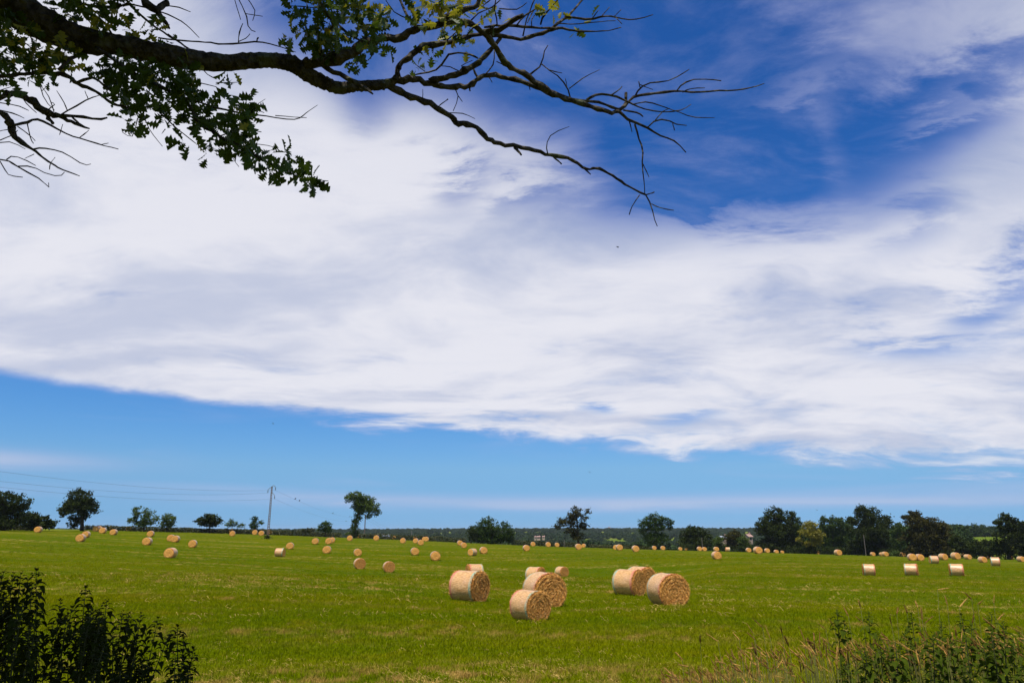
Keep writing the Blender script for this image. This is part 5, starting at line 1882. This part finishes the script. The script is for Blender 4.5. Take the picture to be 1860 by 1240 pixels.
# trunk and the part of the bough outside the picture
tb = MB()
k1 = ray(0, 0) * 5.3
kk = ray(-260, -150) * 4.9
tb.tube(smooth_path([(0, 0, -0.4), (0.05, 0.05, 1.2), (-0.05, 0.1, 2.6), (0.15, 0.0, 4.4), (0.0, 0.2, 6.2), (0.3, 0.1, 8.4)], 22), np.interp(np.linspace(0, 1, 22), [0, 0.1, 0.45, 1], [0.62, 0.48, 0.40, 0.14]), 16, 0.05)
put('trunk', tb.mesh('oak_trunk', M['bark'], True), OAK)
BO = branch([(-560, -160, 130), (-260, -110, 112), (-80, -42, 92), (0, 0, 66), (68, 38, 60), (135, 70, 50), (203, 80, 38), (271, 93, 38), (339, 107, 36), (406, 114, 30), (470, 110, 27), (508, 111, 27), (534, 118, 30), (561, 137, 27), (588, 150, 24), (615, 160, 21), (642, 157, 20), (669, 156, 19), (696, 154, 18)], 5.0, 5.7, 'bough', seg=18)
tip0 = ray(-560, -160) * 5.0
cb = MB()
cb.tube(smooth_path([np.array([0, 0.05, 3.9]), (np.array([0, 0.05, 3.9]) + tip0 - O0) / 2 + np.array([0, 0, 0.15]), tip0 - O0], 10), np.linspace(0.34, 0.26, 10), 14, 0.05)
put('bough', cb.mesh('bough_base', M['bark'], True), OAK)

B_ = branch
# long drooping right-hand limbs
B_([(696, 154, 18), (722, 145, 15), (749, 144, 14), (776, 149, 13), (803, 157, 11), (830, 157, 11), (851, 155, 10), (870, 142, 9), (884, 137, 9), (918, 140, 9), (952, 149, 9), (976, 157, 10), (1003, 171, 11)], None, 6.1)
B_([(690, 155, 14), (709, 160, 13), (749, 175, 13), (790, 193, 12), (817, 212, 11), (834, 223, 11), (861, 230, 10), (885, 251, 9), (912, 262, 8), (963, 271, 8), (996, 281, 7), (1034, 288, 6), (1064, 306, 5), (1084, 306, 5), (1112, 318, 4.5), (1139, 337, 4), (1173, 354, 3.5)], None, 6.3)
B_([(1173, 354, 3), (1183, 372, 2.6), (1188, 395, 2.2), (1194, 411, 1.4)], name='twig')
B_([(1173, 354, 2.4), (1188, 349, 2.6)], name='twig')
B_([(1183, 370, 2), (1200, 378, 2), (1224, 382, 1.4)], name='twig')
B_([(1162, 354, 2), (1148, 375, 2), (1143, 390, 2)], name='twig')
B_([(995, 280, 2.2), (993, 262, 2), (1003, 243, 1.8), (1034, 230, 1.2)], name='twig')
B_([(936, 268, 6), (947, 282, 3)], name='stub')
B_([(1006, 285, 4), (1020, 298, 3)], name='stub')
B_([(1058, 303, 4), (1073, 317, 2)], name='stub')
# upper limb
B_([(555, 116, 24), (575, 112, 22), (628, 100, 23), (655, 84, 18), (682, 74, 16), (709, 69, 14), (736, 64, 13), (757, 52, 12), (776, 50, 12), (795, 46, 11), (811, 31, 11), (844, 19, 10), (868, 10, 9), (871, -20, 9)], None, 5.2)
B_([(785, 48, 11), (800, 47, 10), (830, 39, 11), (852, 43, 11), (870, 54, 11), (887, 67, 11), (902, 91, 10), (919, 115, 10), (935, 127, 10), (959, 139, 11), (990, 159, 12), (1010, 174, 12), (1044, 185, 11), (1078, 195, 9), (1105, 203, 8), (1125, 203, 7)], None, 6.2)
B_([(1046, 182, 5), (1088, 186, 5), (1112, 195, 5), (1130, 199, 4)])
B_([(585, 118, 10), (612, 133, 10), (640, 148, 8), (660, 158, 7), (677, 171, 4)], name='stub')
# tip fan
B_([(1118, 203, 6), (1130, 196, 6), (1150, 177, 5), (1180, 171, 4.5), (1220, 166, 4), (1260, 168, 3.6), (1300, 165, 3), (1340, 164, 2.6), (1370, 158, 2), (1388, 152, 1.4)], None, 6.8)
B_([(1134, 195, 6), (1137, 185, 5), (1137, 169, 5)], name='stub')
B_([(1230, 164, 3), (1240, 152, 3), (1260, 144, 2.6), (1290, 145, 2.2), (1310, 147, 1.8)], name='twig')
B_([(1153, 176, 3), (1163, 160, 3), (1185, 150, 3), (1210, 148, 2.4), (1235, 137, 2), (1252, 126, 1.4)], name='twig')
B_([(1163, 160, 2), (1160, 148, 2)], name='twig')
B_([(1163, 154, 2), (1186, 163, 1.4)], name='twig')
B_([(1240, 168, 2.4), (1255, 161, 2), (1280, 160, 1.4)], name='twig')
B_([(1066, 181, 4.5), (1085, 172, 4.5), (1110, 173, 4), (1140, 184, 4), (1165, 196, 3), (1200, 203, 2.4), (1235, 201, 2), (1255, 190, 1.4)], None, 6.5)
B_([(1148, 190, 2.6), (1175, 185, 2.6), (1205, 194, 2.4), (1230, 203, 2), (1260, 213, 1.8), (1298, 214, 1.2)], name='twig')
B_([(1110, 173, 2.6), (1122, 165, 2.4), (1130, 157, 2)], name='twig')
B_([(1125, 203, 6), (1140, 217, 5), (1176, 233, 4), (1200, 247, 3.4), (1225, 256, 2.8), (1246, 277, 1.6)], None, 6.5)
B_([(1176, 232, 3), (1190, 219, 3), (1210, 217, 2.6), (1225, 225, 2.4), (1247, 228, 1.6)], name='twig')
B_([(1222, 224, 2), (1225, 237, 1.6)], name='twig')
B_([(1190, 219, 2), (1204, 203, 1.8), (1216, 197, 1.4)], name='twig')
B_([(1153, 226, 3.4), (1160, 250, 3), (1167, 272, 3), (1167, 300, 2.4), (1170, 330, 2), (1171, 352, 1.6)], name='twig')
B_([(1168, 298, 1.8), (1179, 322, 1.3)], name='twig')
B_([(1143, 220, 2.4), (1148, 240, 1.8)], name='twig')
B_([(1132, 200, 4), (1155, 204, 4), (1168, 212, 3)], name='twig')
# middle limbs of the upper right tangle
B_([(718, 146, 12), (722, 136, 10), (726, 120, 11), (741, 105, 11), (763, 89, 11), (776, 83, 11), (817, 77, 9), (844, 70, 9), (866, 63, 8), (902, 64, 9), (946, 71, 8), (986, 59, 7), (1013, 52, 5), (1044, 56, 4), (1071, 57, 3), (1105, 56, 2), (1128, 50, 1.4)], None, 6.0)
B_([(1000, 54, 5), (1020, 37, 5), (1034, 27, 5), (1051, 7, 4), (1064, -8, 4)], None, 6.3)
B_([(1030, 31, 4), (1070, 35, 4), (1100, 30, 3.4), (1120, 32, 3), (1150, 36, 2.4), (1186, 27, 1.4)], None, 6.2)
for a in ([(1075, 34, 2), (1088, 18, 1.4)], [(1092, 31, 2), (1107, 13, 1.4)], [(1115, 31, 2), (1128, 18, 1.4)], [(1118, 32, 2), (1130, 44, 1.4)], [(1012, 43, 2.4), (1040, 44, 2), (1085, 40, 1.6), (1118, 38, 1.2)]):
    B_(a, name='twig')
B_([(1013, 53, 4), (960, 50, 5), (912, 46, 5), (880, 50, 4)])
B_([(780, 148, 11), (800, 142, 11), (821, 140, 11), (845, 127, 11), (866, 114, 10), (883, 99, 9), (909, 69, 7)], None, None)
B_([(868, 106, 4), (853, 99, 4), (834, 96, 4), (812, 101, 4), (805, 115, 4), (790, 128, 3.4), (770, 133, 3), (750, 137, 2)], name='twig')
B_([(880, 58, 9), (909, 54, 10), (928, 41, 9), (950, 28, 8)], name='stub')
for a in ([(950, 66, 3.4), (956, 39, 3), (963, 19, 2.6), (973, -6, 2)], [(958, 42, 2), (966, 25, 2), (974, 12, 1.4)], [(966, 50, 2), (966, 36, 2), (974, 24, 1.4)], [(938, 47, 3), (954, 28, 3), (986, 10, 1.8)], [(982, 45, 3), (987, 30, 3), (1002, 13, 2.6), (1018, -6, 2)],
          [(907, 16, 2), (939, 17, 2), (957, 5, 1.4)], [(892, 53, 3), (905, 41, 3), (898, 24, 2.4), (901, -4, 2)], [(963, 135, 3), (984, 117, 3), (987, 97, 2.6), (995, 83, 1.6)], [(984, 117, 3), (997, 127, 2.6), (1021, 133, 1.6)],
          [(1036, 178, 3), (1030, 159, 3), (1017, 142, 2.6), (997, 128, 1.6)], [(1034, 161, 2.6), (1051, 148, 2.2), (1066, 138, 1.8), (1089, 127, 1.2)], [(1030, 158, 1.6), (1027, 143, 1.2)], [(879, 138, 3), (896, 118, 2.6), (898, 92, 2)], [(902, 112, 1.8), (916, 119, 1.4)],
          [(868, 142, 4), (860, 125, 4), (862, 116, 3)], [(823, 158, 2.4), (832, 174, 2), (823, 202, 1.4)], [(832, 174, 1.8), (840, 185, 1.4)], [(815, 205, 2), (840, 206, 1.8), (863, 216, 1.2)], [(797, 193, 1.8), (814, 180, 2.2)], [(768, 181, 1.4), (768, 162, 1)],
          [(855, 38, 3), (872, 22, 3), (886, 18, 2.6), (905, 4, 2.2), (915, -8, 2)], [(866, 20, 3), (880, 9, 2.6), (896, -6, 2)], [(845, 68, 2.4), (858, 52, 2), (872, 44, 1.6)], [(810, 75, 2.4), (825, 62, 2), (838, 52, 1.4)], [(756, 118, 2), (772, 130, 1.6)], [(835, 130, 2), (818, 122, 2), (800, 120, 1.4)], [(850, 127, 2), (838, 120, 2), (858, 110, 1.4)],
          [(852, 155, 4), (854, 166, 3)], [(960, 154, 2), (963, 164, 1.4)], [(888, 140, 2), (894, 150, 1.6)]):
    B_(a, name='twig', mat='deadwood' if R.random() < 0.3 else 'bark')
# risers through the leafy clump
B_([(583, 106, 8), (583, 75, 6), (604, 48, 5), (588, 16, 5), (572, -15, 5)], None, 5.3)
B_([(668, 78, 4), (637, 65, 4), (618, 48, 3.4), (600, 30, 3)], name='twig')
B_([(757, 50, 6), (739, 27, 5), (722, -10, 5)])
B_([(745, 36, 2.4), (716, 22, 2), (698, -4, 1.6)], name='twig')
B_([(600, 95, 4), (590, 93, 4), (560, 88, 2)], name='twig')
B_([(575, 15, 2), (548, 12, 2), (524, 11, 1.4)], name='twig')
# broken limb and twigs at the top
B_([(255, -20, 18), (262, 0, 16), (281, 17, 14), (293, 32, 9), (308, 53, 4)], 5.2, 5.3, 'stub')
B_([(281, 18, 11), (304, 6, 11)], name='stub')
for a in ([(228, -10, 5), (234, 7, 5), (271, 41, 4), (305, 64, 4), (332, 81, 3), (360, 110, 2.4), (373, 132, 2), (393, 144, 1.6)], [(288, 69, 3.4), (339, 75, 3), (379, 77, 3), (406, 81, 3), (467, 76, 2.6), (508, 85, 2), (537, 95, 1.4)], [(433, 77, 2), (435, 60, 2), (441, 43, 1.4)], [(433, 76, 2), (446, 70, 1.6), (454, 62, 1.6)], [(466, 76, 3), (469, 69, 3)],
          [(234, 7, 3), (288, 20, 2.6), (332, 41, 2), (362, 69, 1.2)], [(300, 10, 2), (325, 14, 2), (346, 22, 1.2)], [(305, 62, 2.4), (330, 80, 2), (350, 92, 1.2)], [(430, -8, 2.4), (446, 24, 2), (452, 51, 2), (464, 58, 1.4)], [(446, 25, 1.8), (477, 30, 1.2)], [(447, -6, 2), (463, 19, 1.8), (459, 38, 1.2)], [(424, -8, 1.6), (437, 36, 1.2)], [(140, 5, 5), (180, 13, 5), (215, 12, 4), (234, 6, 4)], [(172, 30, 5), (190, 42, 4), (203, 62, 4)]):
    B_(a, None if NODES else 5.2, None, name='twig')
# left: leafy branch crossing low
B_([(-90, 150, 8), (0, 139, 7), (44, 135, 7), (87, 132, 7), (116, 136, 8), (139, 151, 7), (174, 166, 6), (203, 187, 5), (232, 196, 4)], 5.0, 5.2)
B_([(157, 97, 6), (139, 102, 6), (122, 110, 6), (107, 127, 6)], None, 5.05)
B_([(138, 151, 5), (157, 144, 5), (174, 142, 5), (186, 154, 5), (209, 170, 4)])
B_([(184, 143, 2), (190, 134, 2), (182, 131, 1.6), (177, 136, 1.4)], name='twig')
B_([(193, 174, 2), (203, 175, 1.6), (212, 170, 1.2)], name='twig')
# dead snag low at the edge
B_([(-70, 205, 14), (0, 177, 11), (23, 170, 11), (44, 176, 11), (64, 192, 12), (87, 205, 11), (110, 213, 9), (134, 224, 7), (163, 234, 3)], 4.9, 5.2, mat='deadwood')
B_([(112, 210, 6), (145, 212, 5), (174, 216, 5), (195, 214, 3)], mat='deadwood')
B_([(53, 178, 6), (64, 180, 6), (79, 200, 5)], mat='deadwood', name='stub')
B_([(131, 213, 4), (148, 229, 4)], mat='deadwood', name='stub')
B_([(84, 206, 8), (88, 214, 8), (96, 224, 6)], mat='deadwood', name='stub')
B_([(-60, 180, 10), (0, 203, 9), (17, 226, 13), (29, 250, 10), (61, 273, 5), (84, 290, 4), (107, 305, 3), (145, 320, 1.6)], 4.8, 5.1, mat='deadwood')
B_([(21, 228, 5), (44, 224, 5), (64, 217, 5), (87, 225, 4), (122, 244, 3), (151, 253, 2.8), (186, 264, 2.2), (215, 271, 1.6)], mat='deadwood')
B_([(-40, 285, 4), (0, 290, 3), (17, 293, 3), (32, 303, 3), (70, 324, 2.4), (89, 340, 1.4)], 4.9, 5.1, mat='deadwood')
for a in ([(145, 250, 2), (161, 237, 1.4)], [(184, 263, 1.8), (197, 260, 1.4)], [(61, 271, 3), (78, 269, 2.8), (102, 273, 2.4), (125, 283, 2), (151, 299, 1.6), (165, 298, 1.2)], [(32, 230, 2), (52, 244, 2), (64, 256, 1.4)], [(49, 222, 2), (55, 250, 2), (61, 261, 1.4)], [(110, 209, 3), (134, 195, 2.6), (160, 180, 2), (182, 173, 1.2)], [(160, 180, 1.6), (154, 165, 1.2)], [(122, 200, 2), (116, 186, 1.8), (103, 165, 1.2)],
          [(89, 340, 1.4), (88, 332, 1.2)], [(32, 302, 2.4), (58, 303, 2.2), (81, 314, 2), (107, 320, 1.6), (117, 313, 1.2)], [(12, 290, 2), (23, 283, 2), (44, 290, 1.8), (65, 301, 1.2)], [(0, 293, 2), (12, 313, 2), (20, 319, 1.8), (41, 322, 1.4)], [(90, 308, 1.8), (92, 296, 1.6), (100, 286, 1.2)], [(55, 147, 2), (73, 158, 2), (78, 174, 1.8), (87, 189, 1.6), (99, 200, 1.2)], [(75, 166, 1.6), (84, 158, 1.2)], [(87, 200, 2), (99, 190, 1.6), (93, 186, 1.2)],
          [(-20, 184, 2), (29, 192, 2), (52, 201, 1.4)], [(-20, 196, 2), (23, 206, 2), (44, 215, 1.4)], [(0, 255, 2), (23, 245, 2), (32, 237, 1.4)], [(-20, 262, 2), (17, 258, 2), (46, 271, 1.2)], [(-10, 240, 1.6), (20, 234, 1.4)], [(-20, 170, 1.4), (20, 158, 1.2)], [(62, 280, 1.6), (45, 288, 1.2)], [(40, 175, 2), (48, 188, 2), (66, 205, 1.6)], [(98, 203, 2), (92, 184, 1.8), (84, 168, 1.4), (70, 152, 1)], [(108, 245, 1.6), (114, 226, 1.4)]):
    B_(a, name='twig', mat='deadwood')
# leafy branch hanging across the cloud
B_([(175, 88, 8), (190, 97, 7), (237, 130, 7), (271, 149, 7), (322, 173, 7), (349, 200, 6.5), (362, 224, 6), (400, 247, 5.5), (434, 264, 5), (474, 288, 4), (508, 305, 3), (542, 322, 2.4), (569, 345, 1.6)], 5.15, 4.5)
B_([(322, 173, 4), (373, 190, 4), (423, 203, 3), (474, 210, 2.4), (535, 217, 1.8), (559, 203, 1.4), (577, 191, 1.0)])
for a in ([(290, 205, 3), (322, 234, 2.4), (356, 261, 1.4)], [(255, 190, 3), (271, 234, 1.6), (295, 266, 1)], [(250, 215, 2), (240, 248, 1.6), (222, 240, 1.2)], [(418, 258, 2), (422, 285, 1.6), (434, 303, 1)], [(392, 150, 1.6), (420, 150, 1.4), (439, 149, 1)], [(480, 205, 1.6), (462, 196, 1.4), (482, 180, 1)], [(330, 175, 2), (350, 150, 2), (393, 158, 1.4)], [(400, 247, 2.4), (440, 235, 2), (475, 240, 1.4)], [(440, 265, 2.4), (470, 262, 2), (503, 269, 1.2)], [(300, 235, 1.6), (294, 243, 1.2)], [(452, 290, 1.6), (457, 308, 1)], [(500, 210, 1.6), (535, 213, 1.4), (557, 214, 1.2)]):
    B_(a, name='twig')

# the limb outside the picture from which the low dead wood and the crossing branch spring
s0, e0 = np.array([-6.35, 1.35, 1.75]), ray(-85, 196) * 4.88
lm = smooth_path([s0, s0 * 0.6 + e0 * 0.4 + np.array([0, 0, 0.28]), s0 * 0.25 + e0 * 0.75 + np.array([0, 0, 0.12]), e0], 18)
lb = MB()
lb.tube(lm - O0, np.linspace(0.11, 0.035, 18), 9, 0.10)
put('limb', lb.mesh('oak_low_limb', M['deadwood'], True), OAK)
for (u, v, d, w_) in ((-70, 205, 4.9, 14), (-60, 180, 4.8, 10), (-40, 285, 4.9, 4), (-90, 150, 5.0, 8)):
    e1 = ray(u, v) * d
    s1 = lm[11]
    lb = MB()
    r_ = w_ * d / F / 2
    lb.tube(smooth_path([s1, s1 * 0.5 + e1 * 0.5 + R.normal(size=3) * 0.04, e1], 8) - O0, np.linspace(r_ * 1.35, r_, 8), 7, 0.10)
    put('branch', lb.mesh('oak_low_branch', M['deadwood'], True), OAK)


# ------------------------------------------------------------------ lobed leaves
def lobed_leaf(seed):
    rr = np.random.default_rng(seed)
    side = [(0.0, 0.015), (0.12, 0.03), (0.20, 0.16), (0.31, 0.07), (0.44, 0.28), (0.54, 0.11), (0.66, 0.37), (0.77, 0.15), (0.87, 0.27), (0.94, 0.13), (1.0, 0.0)]
    V, Fc = [], []
    fold, droop = rr.uniform(0.15, 0.6), rr.uniform(0.05, 0.35)
    for x, w in side:
        w *= rr.uniform(0.85, 1.1)
        z = -droop * x * x
        V += [(x, 0, z), (x + 0.02, w, z + w * fold), (x + 0.02, -w * rr.uniform(0.85, 1.1), z + w * fold)]
    for k in range(len(side) - 1):
        a, b = 3 * k, 3 * k + 3
        Fc += [(a, b, b + 1, a + 1), (a, a + 2, b + 2, b)]
    return np.array(V), Fc


LV = [lobed_leaf(s) for s in range(5)]
LMESH = {(k, w): new_mesh('oak_leaf', LV[k][0], LV[k][1], M['oakleaf_lit' if w else 'oakleaf']) for k in range(5) for w in (0, 1)}
# leafy patches of sky: centre, half widths, how many leaves, share coloured as if sunlit
PATCH = [
    (615, 45, 88, 45, 230, .08), (570, 70, 45, 22, 70, .1), (655, 118, 16, 22, 26, .02), (700, 82, 18, 10, 14, .05), (690, 45, 28, 18, 30, .2), (540, 25, 22, 18, 26, .1), (650, 20, 45, 20, 60, .3), (610, 95, 25, 8, 14, .05), (590, 5, 60, 14, 40, .3),
    (790, 14, 55, 22, 85, .75), (800, 58, 32, 15, 28, .6), (783, 100, 11, 9, 9, .2), (765, 120, 9, 12, 9, .1), (852, 80, 18, 7, 9, .3), (770, 40, 28, 14, 22, .4), (828, 66, 22, 6, 8, .4),
    (882, 26, 16, 16, 9, .8), (900, 44, 14, 8, 7, .8), (1010, 18, 20, 12, 14, .85), (1043, 46, 11, 5, 6, .5), (1072, 40, 7, 4, 3, .7),
    (235, 135, 46, 40, 170, .02), (290, 175, 58, 42, 190, .02), (250, 218, 24, 16, 26, .02), (330, 145, 22, 26, 34, .25), (350, 195, 40, 36, 80, .06), (410, 205, 52, 20, 52, .02), (400, 248, 38, 28, 62, .02), (440, 240, 32, 34, 56, .02), (465, 189, 12, 11, 14, .0), (420, 138, 16, 8, 9, .1), (450, 280, 28, 24, 44, .0), (500, 300, 36, 24, 46, .0), (530, 282, 14, 16, 16, .0), (552, 330, 26, 18, 40, .02), (334, 260, 11, 9, 7, .0), (374, 281, 11, 5, 5, .2), (300, 130, 60, 14, 40, .03), (195, 125, 25, 22, 34, .02),
    (30, 80, 48, 50, 105, .4), (85, 85, 55, 34, 76, .6), (10, 40, 26, 34, 46, .2), (30, 152, 16, 12, 14, .0), (88, 142, 12, 7, 7, .0), (45, 125, 62, 14, 40, .3), (5, 125, 14, 30, 20, .1), (115, 118, 22, 12, 18, .4),
    (150, 15, 42, 26, 60, .1), (190, 45, 28, 20, 40, .3), (215, 12, 26, 16, 30, .05), (238, 48, 20, 20, 26, .6), (275, 58, 18, 10, 16, .5), (120, 5, 36, 20, 34, .1), (310, 80, 10, 5, 5, .1), (170, 60, 20, 14, 16, .3),
]


def make_leaves():
    items = []
    nd = np.array(NODES)
    for cx, cy, rx, ry, n, lit_share in PATCH:
        n = int(n * 0.72)
        # twigs' ends first, leaves in rosettes round them
        nr = max(2, n // 6)
        hubs = []
        for _ in range(nr):
            a, q = R.uniform(0, 6.283), math.sqrt(R.random())
            hubs.append((cx + rx * q * math.cos(a), cy + ry * q * math.sin(a), R.normal() * 0.16))
        for k in range(n):
            hu, hv, hd = hubs[k % nr]
            u, v = hu + R.normal() * 4.0, hv + R.normal() * 4.0
            j = int(np.argmin((nd[:, 0] - hu) ** 2 + (nd[:, 1] - hv) ** 2))
            d = nd[j, 2] + hd + R.normal() * 0.04
            d = max(3.6, d)
            p = ray(u, v) * d
            x = np.array([(u - hu) + R.normal() * 5, R.normal() * 5, -(v - hv) + R.normal() * 4 - 1.0])
            x /= np.linalg.norm(x)
            y = R.normal(size=3)
            y -= x * (x @ y)
            y /= np.linalg.norm(y)
            z = np.cross(x, y)
            sz = R.uniform(0.068, 0.118)
            items.append((p - O0, np.stack([x, y, z], 1), sz, int(R.integers(0, 5)), 1 if R.random() < lit_share else 0, sz / d))
    items.sort(key=lambda q: -q[5])
    single = [q for q in items if True][:300]
    rest = items[300:]
    for p, m, s, k, w, _ in single:
        o = put('leaf', LMESH[(k, w)], OAK)
        o.matrix_local = Matrix.Translation(Vector(p)) @ Matrix([list(r) for r in m]).to_4x4() @ Matrix.Scale(s, 4)
    V, Fc, mi, n = [], [], [], 0
    for p, m, s, k, w, _ in rest:
        v, f = LV[k]
        V.append((v * s) @ m.T + p)
        Fc += [tuple(q + n for q in ff) for ff in f]
        mi += [w] * len(f)
        n += len(v)
    put('leaves', new_mesh('oak_leaves', np.concatenate(V), Fc, [M['oakleaf'], M['oakleaf_lit']], mi), OAK, kind='stuff')


make_leaves()


def oak_crown():
    """the rest of the crown, above and behind the picture: it shades the bank and the near corner"""
    lobes = []
    for _ in range(230):
        x, y, z = R.uniform(-12, 3.4), R.uniform(-7.5, 3.2), R.uniform(4.6, 9.5)
        lobes.append((x, y, z))
    for _ in range(95):
        lobes.append((R.uniform(-8.5, -1.6), R.uniform(0.4, 2.6), R.uniform(3.4, 6.0)))
    for _ in range(300):
        lobes.append((R.uniform(-5.6, -0.9), R.uniform(1.2, 4.4), R.uniform(4.6, 7.2)))
    V, Fc, n = [], [], 0
    vv, ff = LV[0]
    outl = vv[:, :]
    for x, y, z in lobes:
        # keep clear of the picture: nothing of this part may stand in the field of view
        dcam = y * cp + z * sp
        t = (-y * sp + z * cp) / max(dcam, 1e-3)
        inview = dcam > 0.3 and 620 - F * t > -130 and abs(F * x / dcam) < 1500
        if inview or (x > -0.7 and y > -0.5) or (x > -2.1 and y > 1.0) or (x > -0.2 and R.random() < 0.6) or math.hypot(x + 3.5, y + 1.5) > 9:
            continue
        k = 56
        c = np.array([x, y, z]) + R.normal(size=(k, 3)) * np.array([0.55, 0.55, 0.3])
        dc = c[:, 1] * cp + c[:, 2] * sp
        tv = (-c[:, 1] * sp + c[:, 2] * cp) / np.maximum(dc, 1e-3)
        c = c[~((dc > 0) & (620 - F * tv > -90))]
        k = len(c)
        if k == 0:
            continue
        q = leaf_quads(c - O0, 0.16, up=0.6)
        V.append(q.reshape(-1, 3))
        Fc.append(np.arange(4 * k).reshape(k, 4) + n)
        n += 4 * k
    put('crown', new_mesh('oak_crown', np.concatenate(V), np.concatenate(Fc), M['oakleaf']), OAK, kind='stuff')
    for k in range(9):
        a = R.uniform(0, 6.283)
        e = np.array([-3.5 + 5.5 * math.cos(a), -1.8 + 4.2 * math.sin(a), R.uniform(5.2, 8.2)])
        if e[1] > 1.5:
            e[1] = -1.5
        s = np.array([0, 0.1, R.uniform(3.2, 6.5)])
        lb = MB()
        lb.tube(smooth_path([s, s * 0.6 + (e - O0) * 0.4 + np.array([0, 0, 0.5]), e - O0], 12), np.linspace(0.17, 0.03, 12), 8, 0.06)
        put('branch', lb.mesh('oak_limb', M['bark'], True), OAK)


oak_crown()

# ------------------------------------------------------------------ the air
def haze():
    me = bpy.data.meshes.new('haze')
    X, z0, z1 = 9300.0, -60.0, 62.0
    V = [(x, y, z) for x in (-X, X) for y in (-X, X) for z in (z0, z1)]
    me.from_pydata(V, [], [(0, 1, 3, 2), (4, 6, 7, 5), (0, 4, 5, 1), (2, 3, 7, 6), (0, 2, 6, 4), (1, 5, 7, 3)])
    m = bpy.data.materials.new('haze')
    m.use_nodes = True
    t = m.node_tree
    t.nodes.remove(t.nodes['Principled BSDF'])
    v = t.nodes.new('ShaderNodeVolumePrincipled')
    v.inputs['Color'].default_value = (0.80, 0.88, 1.0, 1)
    v.inputs['Density'].default_value = HAZE
    v.inputs['Anisotropy'].default_value = 0.2
    t.links.new(v.outputs[0], t.nodes['Material Output'].inputs['Volume'])
    me.materials.append(m)
    put('haze', me, kind='stuff')


HAZE = 0.00005
haze()
